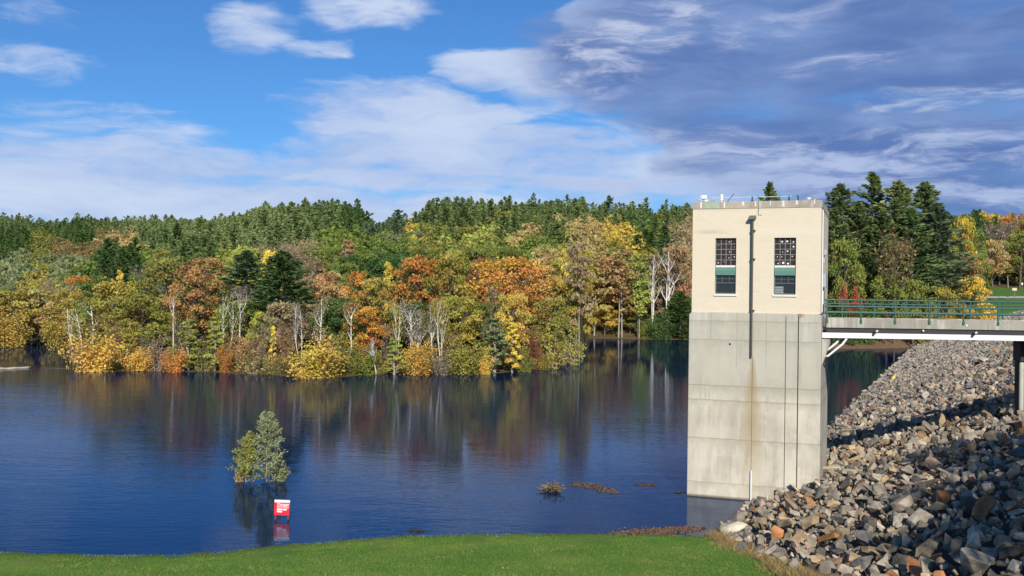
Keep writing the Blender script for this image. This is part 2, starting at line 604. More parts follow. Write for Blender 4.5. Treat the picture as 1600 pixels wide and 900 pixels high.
def mat_concrete(name, stain=False, base=(.57, .52, .42)):
    m, t, out = material(name)
    co = t.coord()
    x, y, z = t.sep(co)
    n1 = t.noise(t.mapping(co, (.55, .55, .35)), 1.0, 6, .6)
    n2 = t.noise(t.mapping(co, (2.2, 2.2, .25)), 1.0, 5, .6)      # drips
    n3 = t.noise(co, 22, 5, .7)
    c = t.mix(t.mapr(n1, .3, .7), tuple(b * .80 for b in base), tuple(min(1, b * 1.1) for b in base))
    c = t.mix(t.m('MULTIPLY', t.mapr(n2, .50, .68), .6), c, (.64, .61, .53))
    c = t.mix(t.m('MULTIPLY', t.mapr(n2, .47, .28), .55), c, (.27, .245, .19))
    n4 = t.noise(t.mapping(co, (1.3, 1.3, 1.1)), 1.0, 6, .7)
    c = t.mix(t.m('MULTIPLY', t.mapr(n4, .52, .68), .5), c, tuple(min(1, v * 1.22) for v in base))
    c = t.mix(t.m('MULTIPLY', t.mapr(n4, .46, .32), .35), c, tuple(v * .6 for v in base))
    c = t.mix(t.m('MULTIPLY', t.mapr(n3, .45, .8), .25), c, (.25, .22, .17))
    hgt = n3
    if stain:
        # greyer above, warmer below, as the lift joints divide it
        c = t.mix(t.mapr(z, 5.6, 6.2, 0, .55), c, (.40, .38, .315))
        for zz, w in ((10.02, .02), (8.95, .018), (6.35, .025), (5.52, .03), (3.35, .025), (.85, .018)):
            wob = t.m('MULTIPLY', t.m('SUBTRACT', n2, .5), .05)
            q = t.m('ABSOLUTE', t.m('SUBTRACT', t.m('ADD', z, wob), zz))
            c = t.mix(t.mapr(q, w * 2.0, w * .5, 0, .34), c, (.13, .115, .085))
            # dark bleed under each joint
            u = t.m('SUBTRACT', zz, z)
            c = t.mix(t.m('MULTIPLY', t.m('MULTIPLY', t.mapr(u, .5, 0.0), t.mapr(u, -.01, .03)), t.mapr(n2, .35, .65, 0, .38)), c, (.24, .21, .16))
        for xx, zl in ((2.72, 7.4), (4.33, 7.4), (1.25, 8.9), (1.9, 9.6)):
            q = t.m('ABSOLUTE', t.m('SUBTRACT', x, xx))
            c = t.mix(t.m('MULTIPLY', t.mapr(q, .03, .008, 0, .35), t.mapr(z, zl, zl + .1)), c, (.16, .14, .11))
        # rust run below the vent pipe
        q = t.m('ABSOLUTE', t.m('SUBTRACT', x, t.m('ADD', 3.57, t.m('MULTIPLY', t.m('SUBTRACT', n1, .5), .25))))
        wid = t.mapr(z, 8.2, 4.2, .14, .80)
        rust = t.m('MULTIPLY', t.mapr(t.m('DIVIDE', q, wid), 1.15, .1), t.mapr(z, 8.25, 7.6))
        rust = t.m('MULTIPLY', rust, t.mapr(z, .2, 4.5, .25, .95))
        rust = t.m('MULTIPLY', rust, t.mapr(n2, .25, .65, .55, 1))
        c = t.mix(t.m('MULTIPLY', rust, .66), c, (.33, .22, .085))
        q2 = t.m('ABSOLUTE', t.m('SUBTRACT', x, 3.58))
        c = t.mix(t.m('MULTIPLY', t.mapr(q2, .035, .01, 0, .6), t.mapr(z, 8.1, 8.0)), c, (.10, .07, .04))
        # little rust spot at the head of the right slot
        q3 = t.m('ADD', t.m('MULTIPLY', t.m('SUBTRACT', x, 6.15), t.m('SUBTRACT', x, 6.15)), t.m('MULTIPLY', t.m('SUBTRACT', z, 10.45), t.m('SUBTRACT', z, 10.45)))
        c = t.mix(t.mapr(q3, .06, .0, 0, .75), c, (.24, .11, .03))
        # pale wash runs from the ledge
        c = t.mix(t.m('MULTIPLY', t.m('MULTIPLY', t.mapr(n2, .55, .68), t.mapr(z, 7.5, 10.2)), .5), c, (.58, .575, .53))
        # wet line by the water
        c = t.mix(t.mapr(z, .18, .03, 0, .8), c, (.09, .06, .03))
    principled(t, out, c, .85, t.bump(hgt, .35, .02), spec=.25)
    return m


m_shaft = mat_concrete('stained_concrete', True)
m_conc = mat_concrete('weathered_concrete', False, (.33, .305, .255))
m_capc = mat_concrete('parapet_concrete', False, (.43, .37, .305))


def mat_brick():
    m, t, out = material('cream_painted_brick')
    co = t.coord()
    x, y, z = t.sep(co)
    br = t.n('ShaderNodeTexBrick')
    t.L.new(t.comb(t.m('ADD', x, y), z, 0.0), br.inputs['Vector'])
    br.inputs['Scale'].default_value = 1.0
    br.inputs['Brick Width'].default_value = .42
    br.inputs['Row Height'].default_value = .14
    br.inputs['Mortar Size'].default_value = .012
    br.inputs['Color1'].default_value = (.69, .60, .465, 1)
    br.inputs['Color2'].default_value = (.665, .575, .44, 1)
    br.inputs['Mortar'].default_value = (.63, .545, .415, 1)
    n1 = t.noise(t.mapping(co, (.5, .5, 1.4)), 1.0, 5, .6)
    n2 = t.noise(t.mapping(co, (1.2, 1.2, 7)), 1.0, 4, .55)
    c = t.mix(t.mapr(n1, .35, .7, 0, .35), br.outputs[0], (.72, .61, .455))
    c = t.mix(t.m('MULTIPLY', t.mapr(n2, .58, .76), .22), c, (.52, .41, .28))
    # pale patched band and the grey smear at its left end
    band = t.m('MULTIPLY', t.mapr(t.m('ABSOLUTE', t.m('SUBTRACT', z, 15.1)), .3, .12), t.mapr(x, 2.2, 4.0))
    c = t.mix(t.m('MULTIPLY', band, .55), c, (.70, .62, .50))
    sm = t.m('MULTIPLY', t.mapr(t.m('ABSOLUTE', t.m('SUBTRACT', z, 15.08)), .16, .03), t.mapr(t.m('ABSOLUTE', t.m('SUBTRACT', x, 1.1)), 1.3, .3))
    c = t.mix(t.m('MULTIPLY', sm, t.mapr(n2, .3, .6, .2, .6)), c, (.42, .35, .27))
    # grime under the parapet
    c = t.mix(t.m('MULTIPLY', t.mapr(z, 16.15, 16.4), t.mapr(n1, .35, .6, 0, .35)), c, (.50, .42, .31))
    principled(t, out, c, .8, t.bump(br.outputs['Fac'], -.25, .015), spec=.25)
    return m


m_brick = mat_brick()
m_white = plain('white_paint', (.80, .80, .78), .4, var=.06)
m_green = plain('green_paint', (.020, .098, .080), .45, var=.15)
m_hood = plain('green_hood_metal', (.095, .215, .165), .5, var=.15)
m_pipe = plain('old_bronze_pipe', (.085, .078, .066), .55, metal=.2, var=.4, scale=5)
m_dark = plain('dark_steel_and_shade', (.025, .022, .022), .6)  # steel parts; also paints the shade on girder web and pier
m_slot = plain('slot_shade', (.03, .027, .024), .8)
m_grey = plain('grey_metal', (.42, .43, .46), .45, metal=.3)
m_frame = plain('window_frame_steel', (.15, .19, .17), .5)
m_sill = plain('sill_stone', (.72, .68, .60), .7)
m_roof = plain('roof_gravel', (.22, .2, .18), .95, var=.4, scale=9)


def mat_pane():
    m, t, out = material('dark_window_glass')
    n = t.noise(t.coord(), 3.0, 3)
    principled(t, out, t.mix(n, (.012, .014, .016), (.035, .038, .04)), .08, ior=1.5)
    return m


def mat_block():
    m, t, out = material('glass_block')
    n = t.noise(t.coord(), 7.0, 4)
    principled(t, out, t.mix(n, (.018, .010, .010), (.055, .035, .03)), .22, t.bump(t.noise(t.coord(), 16, 2), .4, .02), ior=1.5)
    return m


m_pane, m_block = mat_pane(), mat_block()

tower = empty('intake_tower', T0, -TH)
tag(tower, 'square concrete intake tower with cream brick top rising out of the lake', 'tower')

b = BM()
b.prism([(-.0, -2.6), (-.0, ZS - .14), (.14, ZS), (TW - .14, ZS), (TW, ZS - .14), (TW, -2.6)], 'y', 0.0, TD)
shaft = b.build('concrete_shaft', m_shaft, tower, .04)
# two dark slots down the right of the shaft, thin proud strips coloured for their shade
for x, w in ((5.36, .035), (6.02, .055)):
    BM().box(x, x + w, -.006, .03, -1.0, ZS - .16).build('slot', m_slot, shaft)
# corbel that carries the bridge
b = BM()
b.prism([(TW + .003, 7.6), (TW + .42, 8.85), (TW + .42, 9.12), (TW + .003, 9.12)], 'y', .55, 4.9)
b.build('bridge_corbel', m_conc, tower)

BX0, BX1, BY0, BY1 = .13, TW - .06, .12, TD - .1
WIN = [(1.43, 2.60), (4.68, 5.86)]
WZ0, WZ1 = 11.50, 14.72
# brick front wall built round the window openings, three other walls, roof slab
b = BM()
xs_ = [BX0, WIN[0][0], WIN[0][1], WIN[1][0], WIN[1][1], BX1]
zs_ = [ZS + .003, WZ0, WZ1, 16.38]
for i in range(5):
    for k in range(3):
        if k == 1 and i in (1, 3):
            continue
        x0, x1, z0, z1 = xs_[i], xs_[i + 1], zs_[k], zs_[k + 1]
        b.box(x0, x1, BY0, BY0 + .32, z0, z1)
bmesh.ops.remove_doubles(b.b, verts=b.b.verts, dist=1e-4)
# drop the faces shared by two neighbouring boxes
seen = {}
for f in list(b.b.faces):
    key = tuple(round(v, 3) for v in f.calc_center_median())
    seen.setdefault(key, []).append(f)
bmesh.ops.delete(b.b, geom=[f for l in seen.values() if len(l) > 1 for f in l], context='FACES')
b.box(BX0, BX0 + .3, BY0 + .323, BY1, ZS + .003, 16.38)
b.box(BX1 - .3, BX1, BY0 + .323, BY1, ZS + .003, 16.38)
b.box(BX0 + .303, BX1 - .303, BY1 - .3, BY1 - .003, ZS + .003, 16.38)
wall = b.build('brick_house', m_brick, tower)
b = BM()
for x0, x1, y0, y1 in ((BX0 - .03, BX1 + .03, BY0 - .03, BY0 + .35), (BX0 - .03, BX0 + .33, BY0 + .352, BY1 + .03),
                       (BX1 - .33, BX1 + .03, BY0 + .352, BY1 + .03), (BX0 + .332, BX1 - .332, BY1 - .33, BY1 + .03)):
    b.box(x0, x1, y0, y1, 16.382, ZT)
par = b.build('parapet', m_capc, tower, .015)
b = BM(); b.box(BX0 + .34, BX1 - .34, BY0 + .36, BY1 - .34, 16.2, 16.5)
b.build('roof', m_roof, tower)
# peeled pale streaks on the parapet
rr = random.Random(5)
m_lime = plain('lime_wash', (.72, .66, .58), .8)
for i in range(9):
    x = .5 + i * .78 + rr.uniform(-.2, .2)
    BM().box(x, x + rr.uniform(.05, .12), BY0 - .034, BY0 - .02, ZT - rr.uniform(.22, .36), ZT - .01).build('lime_streak', m_lime, par)
b = BM()
b.box(.75, 1.62, BY0 - .035, BY0 - .02, ZT - .36, ZT + .002)
b.build('faded_green_patch', plain('faded_green', (.36, .42, .30), .8, var=.35, scale=6), par)

# windows
SHEET = [(0.04, .30), (.22, .44)]
for wi, (x0, x1) in enumerate(WIN):
    w = empty('window'); w.parent = tower
    yb = BY0 + .16
    zt0 = 13.18
    bw = BM().box(x0 + .03, x1 - .03, yb + .02, yb + .12, zt0, WZ1 - .02).build('glass_block_panel', m_block, w)
    g = BM()
    nx, nz = 4, 5
    for i in range(1, nx):
        xx = x0 + .03 + (x1 - x0 - .06) * i / nx
        g.box(xx - .013, xx + .013, yb - .004, yb + .016, zt0, WZ1 - .03)
    for k in range(1, nz):
        zz = zt0 + (WZ1 - .03 - zt0) * k / nz
        g.box(x0 + .032, x1 - .032, yb - .010, yb + .014, zz - .013, zz + .013)
    g.build('mortar_grid', plain('mortar_grey', (.30, .28, .25), .8), bw)
    # breaks and glints in the blocks, painted as pale dots of different sizes
    dots = [[(2, 0, .035), (0, 1, .02), (3, 1, .02), (2, 2, .03), (2, 3, .03), (3, 3, .035), (1, 4, .025), (0, 4, .04)],
            [(1, 0, .055), (2, 0, .06), (3, 0, .045), (3, 1, .055), (2, 2, .05), (1, 2, .03), (0, 3, .03), (3, 3, .035), (1, 3, .03), (0, 4, .04), (1, 4, .07), (2, 4, .062)]][wi]
    for (i, k, r_) in dots:
        cx = x0 + .03 + (x1 - x0 - .06) * (i + .5) / nx + rr.uniform(-.05, .05)
        cz = WZ1 - .03 - (WZ1 - .03 - zt0) * (k + .5) / nz + rr.uniform(-.05, .05)
        g = BM()
        g.tube([(cx, yb + .019, cz), (cx, yb - .012, cz)], [r_, r_ * .8], 10)
        g.build('pale_dot', m_white, bw)
    fr = BM()
    fr.box(x0 + .002, x0 + .032, yb - .03, yb + .13, WZ0 + .06, WZ1 - .002)
    fr.box(x1 - .032, x1 - .002, yb - .03, yb + .13, WZ0 + .06, WZ1 - .002)
    fr.box(x0 + .034, x1 - .034, yb - .03, yb + .12, WZ1 - .022, WZ1 - .003)
    fr.build('frame', m_frame, w)
    BM().box(x0 + .034, x1 - .034, yb - .05, yb + .1, 13.06, 13.178).build('transom', m_sill, w)
    BM().prism([(yb - .03, 13.05), (yb - .12, 12.86), (yb - .12, 12.62), (yb - .03, 12.60)], 'x', x0 + .036, x1 - .036).build('green_hood', m_hood, w)
    zs0 = WZ0 + .07
    pn = BM().box(x0 + .034, x1 - .034, yb + .03, yb + .05, zs0, 13.05).build('pane', m_pane, w)
    g = BM()
    zm = 12.18
    g.box(x0 + .034, x1 - .034, yb, yb + .028, zm - .022, zm + .022)
    for i in (1, 2):
        xx = x0 + (x1 - x0) * i / 3
        g.box(xx - .012, xx + .012, yb + .004, yb + .026, zm + .024, 13.04)
    g.box(x0 + .036, x1 - .036, yb + .006, yb + .024, 12.40, 12.424)
    g.box(x0 + .034, x1 - .034, yb - .005, yb + .028, zs0, zs0 + .05)
    g.box(x0 + .0335, x0 + .06, yb - .002, yb + .0285, zs0 + .02, 13.045).box(x1 - .06, x1 - .0335, yb - .002, yb + .0285, zs0 + .02, 13.045)
    g.build('sash', plain('sash_grey', (.10, .13, .12), .5), w)
    BM().box(x0 - .06, x1 + .06, BY0 - .07, yb + .03, WZ0 - .07, WZ0 + .055).build('sill', m_sill, w, .008)
    if wi == 1:
        # pale notice inside the lower glass: illegible rows
        s_ = BM().box(x0 + .06, x0 + .52, yb + .012, yb + .024, 11.62, 12.02).build('notice', plain('notice_grey', (.11, .125, .125), .5), w)
        for zz, hh in ((11.92, .05), (11.83, .03), (11.76, .03), (11.66, .04)):
            g = BM(); xx = x0 + .08
            while xx < x0 + .47:
                l_ = rr.uniform(.05, .11)
                g.box(xx, min(xx + l_, x0 + .5), yb + .006, yb + .0135, zz, zz + hh); xx += l_ + .02
            g.build('print_line', plain('faded_print', (.36, .38, .38), .6), s_)

# vent pipe with hood, and clamps
px_ = 3.52
pb = BM().tube([(px_, -.13, 8.03), (px_, -.13, 15.75)], .060, 14).build('vent_pipe', m_pipe, tower, smooth=False)
BM().prism([(px_ - .24, 15.74), (px_ - .24, 15.84), (px_ - .14, 15.95), (px_ + .17, 15.95), (px_ + .17, 15.80), (px_ + .10, 15.74)], 'y', -.28, .1).build('pipe_hood', plain('hood_verdigris', (.13, .145, .105), .6, var=.3), pb)
for zz in (13.5, 10.62, 15.1):
    BM().tube([(px_, -.13, zz), (px_, -.13, zz + .07)], .092, 14).box(px_ + .08, px_ + .15, -.1, .1, zz + .01, zz + .06).build('clamp', m_pipe, pb)
BM().tube([(3.80, .085, 15.99), (3.81, .08, 16.4), (3.79, .075, ZT + .02)], .012, 6).build('cable', m_dark, tower)
BM().box(3.85, 3.98, .1, .118, 15.98, 16.0).build('wall_crack', m_dark, tower)
# white gauge pole at the foot
BM().tube([(3.60, -.12, -1.5), (3.60, -.12, 1.62)], .045, 10).tube([(3.60, -.12, 1.62), (3.60, -.12, 1.72)], .028, 8).build('gauge_pole', m_white, tower)
BM().tube([(2.33, .02, 8.72), (2.33, -.02, 8.72)], .06, 10).build('drain_hole', m_dark, tower)

# things on the roof edge
zr = ZT + .002
cam1 = BM()
cam1.tube([(.74, .25, zr), (.74, .25, zr + .24)], .03, 8)
cam1.box(.60, .92, .1, .5, zr + .19, zr + .40).box(.52, .60, .18, .42, zr + .26, zr + .38)
cam1.box(.78, 1.0, .1, .4, zr + .02, zr + .15)
cam1.build('floodlight', m_white, tower, .02)
BM().tube([(.42, .2, zr + .2), (.62, .2, zr + .07)], .035, 8).tube([(.62, .2, zr + .07), (.62, .2, zr)], .03, 8).build('floodlight', m_grey, tower)
BM().tube([(1.72, .3, zr), (1.72, .3, zr + .08)], .06, 10).tube([(1.72, .3, zr + .09), (1.72, .3, zr + .24)], .095, 12).tube([(1.72, .3, zr + .25), (1.72, .3, zr + .43)], .10, 12).build('beacon', m_white, tower)
BM().box(1.22, 1.30, .15, .25, zr, zr + .2).box(1.28, 1.34, .15, .3, zr, zr + .12).box(1.05, 1.18, .12, .4, zr, zr + .1).build('junction_box', m_grey, tower)
BM().tube([(2.06, .25, zr + .02), (2.42, .25, zr + .46)], .018, 6).build('antenna_rod', m_dark, tower)
rail = BM().tube([(1.2, .3, zr + .25), (5.6, .3, zr + .25)], .018, 6).build('cable_rail', plain('pale_cable', (.62, .66, .62), .5), tower)
for xx in (3.43, 5.44):
    BM().tube([(xx, .3, zr), (xx, .3, zr + .27)], .035, 8).box(xx - .05, xx + .05, .2, .4, zr, zr + .08).build('rail_post', m_dark, rail)
BM().tube([(5.93, .3, zr), (5.93, .3, zr + .2), (5.87, .3, zr + .3)], .035, 8).build('vent_stub', m_dark, tower)
BM().tube([(6.52, .2, zr), (6.52, .2, zr + .12)], .05, 8).box(6.45, 6.6, .1, .3, zr + .04, zr + .14).build('lamp', m_white, tower)
BM().tube([(6.62, .2, zr + .02), (6.75, .2, zr + .3)], .03, 8).tube([(6.75, .2, zr + .3), (6.98, .25, zr + .1)], .02, 8).box(6.78, 6.9, .1, .3, zr, zr + .06).build('davit_arm', m_grey, tower)

# meter boxes and conduits on the side that faces the bridge
for y0, y1, z0, z1, w_ in ((1.2, 2.0, 12.0, 12.75, .22), (1.5, 1.9, 13.35, 13.65, .14), (3.4, 3.9, 13.9, 14.2, .14), (.9, 1.1, 12.45, 12.6, .1)):
    BM().box(BX1 + .003, BX1 + w_, y0, y1, z0, z1).build('meter_box', m_grey, tower, .01)
BM().tube([(BX1 + .04, .9, 10.6), (BX1 + .04, .9, 16.3)], .03, 8).tube([(BX1 + .05, 1.6, 10.6), (BX1 + .05, 1.6, 12.0)], .03, 8).build('conduit', m_white, tower)
# door on to the bridge
dr = BM().box(BX1 + .002, BX1 + .05, 2.2, 3.2, ZS + .0, ZS + 2.1).build('door', m_green, tower)

# ------------------------------------------------------------------ bridge
BTH = R(3.0)
tpos = lambda x, y: np.array([T0[0] + x * math.cos(TH) + y * math.sin(TH), T0[1] - x * math.sin(TH) + y * math.cos(TH)])
b0 = tpos(TW + .10, 1.05)
bridge = empty('service_bridge', (b0[0], b0[1], 0), -BTH)
tag(bridge, 'concrete footbridge on white steel beams from tower to dam crest', 'bridge')
BL, BWD = 24.5, 3.7
ZD = 9.78
BM().box(.05, BL, .50, BWD - .50, ZD - .20, ZD).build('deck', m_conc, bridge)
for y0, y1 in ((0, .28), (BWD - .28, BWD)):
    c_ = BM().box(.12, BL, y0, y1, ZD - .03, 10.27).build('curb', m_conc, bridge, .02)
g = BM()
# steel beams: web coloured dark for the shade gap below the slab, broad white lower flange
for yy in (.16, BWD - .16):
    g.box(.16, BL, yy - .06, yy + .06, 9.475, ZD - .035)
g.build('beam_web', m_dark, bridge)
for y0, y1, nm in ((-.02, .30, 'beam'), (BWD - .3, BWD + .02, 'beam')):
    bm_ = BM().box(-.10, BL, y0, y1, 9.18, 9.47).build(nm, m_white, bridge, .008)
    if y0 < 0:
        BM().box(-.14, .16, -.03, .31, 9.06, 9.178).build('bearing', m_dark, bm_)
for xx in (2.78, 8.15, 13.5, 18.9):
    lp = BM().box(xx - .05, xx + .05, -.12, .02, 9.50, 9.60).box(xx - .16, xx - .04, -.16, -.03, 9.38, 9.48).build('lamp_bracket', m_dark, bridge)
    BM().tube([(xx + .03, -.14, 9.56), (xx + .11, -.18, 9.64)], .055, 8).build('lamp_head', m_white, lp)
for xx, zz in ((7.75, 9.98), (5.4, 9.66)):
    BM().tube([(xx, .0, zz), (xx, -.05, zz)], .05, 10).build('drain_cap', m_white, bridge)
for y_, x_off in ((.03, .10), (BWD - .06, .10)):
    rl = empty('railing'); rl.parent = bridge
    n_p = int((BL - .3) / 1.86) + 1
    yy = y_ - (.05 if y_ < 1 else -.05)
    for i in range(n_p):
        xx = .14 + 1.86 * i
        BM().box(xx - .035, xx + .035, yy - .035, yy + .035, 10.06, 11.28).box(xx - .06, xx + .06, yy - .045, yy + .01, 10.02, 10.2).build('post', m_green, rl)
    for zz, r_ in ((11.30, .05), (10.93, .042), (10.60, .042), (11.09, .03)):
        BM().tube([(.02, yy, zz), (BL, yy, zz)], r_, 8).build('rail', m_green, rl)
# conduits that come off the shaft under the deck
for k in range(3):
    y_ = .02 + k * .34
    p0 = Vector((-.22, y_ + .35, 8.10 + k * .26)); p1 = Vector((.22, y_, 8.16 + k * .26)); p2 = Vector((1.02 - k * .26, y_, 8.84 + k * .03)); p3 = Vector((1.25 - k * .26, y_, 9.15))
    BM().tube([p0, p1, p2, p3], .06, 8).build('conduit', m_white, bridge)
# pier
pr = empty('pier'); pr.parent = bridge
m_pierc = mat_concrete('pier_concrete', False, (.50, .50, .42))
BM().box(11.48, 13.3, 1.75, 2.75, 7.95, 9.178).build('pier_cap', m_dark, pr, .02)  # cap and wall coloured dark for the shade under the deck
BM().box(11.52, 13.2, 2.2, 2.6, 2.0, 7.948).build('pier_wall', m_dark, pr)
for xx in (11.63, 11.98, 13.0):
    BM().tube([(xx, 1.98, 2.0), (xx, 1.98, 7.80), (xx, 1.98, 7.947)], [.13, .13, .09], 16).build('pier_column', m_pierc, pr, smooth=False)
# abutment on the crest
BM().box(BL - 5.5, BL + 2, .3, BWD - .3, 7.2, 9.17).build('abutment', m_conc, bridge)

# ------------------------------------------------------------------ red sign standing in the water
sp = onz(439.5, 812)
sg = empty('warning_sign', (sp[0], sp[1], 0), R(3.0))
tag(sg, 'red warning sign with white lettering on two posts standing in the flooded shallows', 'sign')
sg.rotation_euler = (0, R(2.2), R(3.0))
m_red = plain('sign_red', (.72, .012, .035), .4, var=.08)
SW, SH_ = .76, .76
z0 = .22
pnl = BM().box(-SW / 2, SW / 2, -.012, .012, z0, z0 + SH_ - .13).build('panel', m_red, sg, .004)
hd = BM().box(-SW / 2, SW / 2, -.0125, .0125, z0 + SH_ - .128, z0 + SH_).build('header', m_white, sg, .004)
for xx in (-.30, .33):
    BM().box(xx - .045, xx + .045, .015, .10, -2.2, z0 + SH_ - .02).build('post', plain('brown_post', (.11, .045, .035), .7), sg)
BM().box(-SW / 2 - .02, SW / 2 + .02, .012, .06, z0 + SH_ + .001, z0 + SH_ + .03).build('top_rail', m_dark, sg)
cu_ = bpy.data.curves.new('lettering', 'FONT')
cu_.body = 'Danger'
cu_.size = .20; cu_.extrude = .002; cu_.offset = .004
cu_.materials.append(m_white)
tmp_ = link(bpy.data.objects.new('tmp', cu_))
tme = bpy.data.meshes.new_from_object(tmp_.evaluated_get(bpy.context.evaluated_depsgraph_get()))
bpy.data.objects.remove(tmp_)
tx = link(bpy.data.objects.new('lettering', tme), pnl)
tx.location = (-.24, -.0145, z0 + .475); tx.rotation_euler = (R(90), 0, 0)
g = BM()
for zz, hh, segs in ((.415, .022, [(-.24, -.02), (.0, .16), (.18, .35)]), (.36, .02, [(-.24, .06), (.08, .33)]), (.25, .075, [(-.24, .0), (.025, .24)]), (.145, .075, [(-.24, .02)])):
    for a, c_ in segs:
        g.box(a, c_, -.0145, -.012, z0 + zz, z0 + zz + hh)
g.build('text_line', m_white, pnl)

# ------------------------------------------------------------------ floating log, yellow float, lawn path and posts
p0, p1 = onz(-6, 577.5), onz(47, 575.0)
lg = BM()
n_ = 8
pts = [(p0[0] + (p1[0] - p0[0]) * i / n_, p0[1] + (p1[1] - p0[1]) * i / n_ + .15 * math.sin(i), .07 + .03 * math.sin(i * 1.7)) for i in range(n_ + 1)]
lg.tube(pts, [.16 + .03 * math.sin(i * 2.1) for i in range(n_ + 1)], 8)
o = lg.build('floating_log', plain('bleached_wood', (.48, .40, .30), .8, var=.3), smooth=True)
tag(o, 'long bleached log floating flat on the water at the left inlet', 'log')
pts = []
p2 = onz(108, 576.5)
for i in range(15):
    f_ = i / 14
    pts.append((p1[0] + 1.5 + (p2[0] - p1[0] - 1.5) * f_, p1[1] + (p2[1] - p1[1]) * f_ + .25 * math.sin(i * 1.3), .02))
o = BM().tube(pts, .05, 6).build('floating_line', plain('dark_rope', (.12, .09, .06), .9))
tag(o, 'thin dark line floating on the water between pale log and yellow bush', 'rope')

yp = onz(1396.5, 592, 1.0)
o = bmesh.new(); bmesh.ops.create_icosphere(o, subdivisions=3, radius=.36)
me = bpy.data.meshes.new('float'); o.to_mesh(me); o.free()
for p in me.polygons: p.use_smooth = True
yb_ = empty('plastic_float', (yp[0], yp[1], yp[2]))
tag(yb_, 'small yellow plastic float stranded on the rocks beyond the bridge', 'float')
obj('ball', me, yb_, plain('yellow_plastic', (.85, .70, .12), .4))
BM().tube([(0, 0, .3), (0, 0, .46)], .09, 8).build('eyelet', plain('yellow_lug', (.7, .55, .1), .5), yb_)

# path across the far lawn, draped on the slope
pp = []
for px in range(1530, 1820, 12):
    a = hit(px, 466.8); c_ = hit(px, 463.6)
    if a[1] < 420 and c_[1] < 440: pp.append((a, c_))
if len(pp) > 2:
    V = []
    for a, c_ in pp:
        for q in (a, c_): V.append((q[0], q[1], float(terr(q[0], q[1])) + .16))
    fs = [[2 * i, 2 * i + 2, 2 * i + 3, 2 * i + 1] for i in range(len(pp) - 1)]
    o = obj('path', np_mesh('path', V, [np.array(fs)], [plain('pale_path', (.46, .44, .38), .9)]))
    tag(o, kind='structure')
for px, py, hgt, lab in ((1585, 466, 3.4, 'small tan notice board on a post beside the far lawn path'), (1597, 452, 2.6, 'white post at the edge of the far lawn under the trees')):
    q = hit(px, py)
    e_ = empty('lawn_sign', (q[0], q[1], float(terr(q[0], q[1]))))
    tag(e_, lab, 'sign')
    BM().box(-.12, .12, -.08, .08, -.3, hgt - .9).build('post', plain('post_wood', (.2, .15, .1), .8), e_)
    BM().box(-.75 if 'board' in lab else -.3, .75 if 'board' in lab else .3, -.1, .02, hgt - .9, hgt).build('board', plain('board_tan', (.62, .52, .36), .7) if 'board' in lab else m_white, e_, .03)

# ------------------------------------------------------------------ rocks
from mathutils import noise as mnoise

def mat_rock(name, individual):
    m, t, out = material(name)
    co = t.coord()
    if individual:
        base_c = t.n('ShaderNodeObjectInfo').outputs['Color']
    else:
        base_c = t.attr('col', 'Color')
    n1 = t.noise(co, 1.6, 6, .65); n2 = t.noise(co, 11, 6, .7); n3 = t.noise(co, 3.2, 4, .6)
    c = t.mix(t.mapr(n1, .35, .7), t.mix(1.0, base_c, (.62, .6, .58), 'MULTIPLY'), t.mix(1.0, base_c, (1.22, 1.2, 1.16), 'MULTIPLY'))
    c = t.mix(t.m('MULTIPLY', t.mapr(n3, .58, .76), .38), c, (.20, .115, .06))
    c = t.mix(t.m('MULTIPLY', t.mapr(n2, .5, .8), .4), c, (.05, .045, .04))
    c = t.mix(t.m('MULTIPLY', t.mapr(n2, .42, .25), .3), c, (.42, .40, .36))
    principled(t, out, c, .82, t.bump(t.m('ADD', n2, t.m('MULTIPLY', n1, 1.5)), .6, .05), spec=.3)
    return m


m_rock_i = mat_rock('riprap_rock', True)
m_rock_s = mat_rock('riprap_rubble', False)
rk = random.Random(11)


def rock_bm(rg, n, dims, bevel=0.05, round_=0.0):
    b = bmesh.new()
    for i in range(n):
        v = Vector((rg.gauss(0, 1), rg.gauss(0, 1), rg.gauss(0, 1)))
        if round_:
            v.normalize(); v *= rg.uniform(.88, 1.0)
        else:
            # points pushed towards a box: broad faces, sharp arrises
            mx = max(abs(v.x), abs(v.y), abs(v.z))
            v = v / mx * rg.uniform(.70, 1.0)
            v = v.lerp(v.normalized(), .22)
        b.verts.new((v.x * dims[0] / 2, v.y * dims[1] / 2, v.z * dims[2] / 2))
    bmesh.ops.convex_hull(b, input=b.verts)
    for v in [v for v in b.verts if not v.link_faces]: b.verts.remove(v)
    bmesh.ops.dissolve_limit(b, angle_limit=R(14), verts=b.verts, edges=b.edges)
    if bevel:
        bmesh.ops.bevel(b, geom=list(b.edges), offset=bevel, segments=1, profile=.6, affect='EDGES', clamp_overlap=True)
    return b


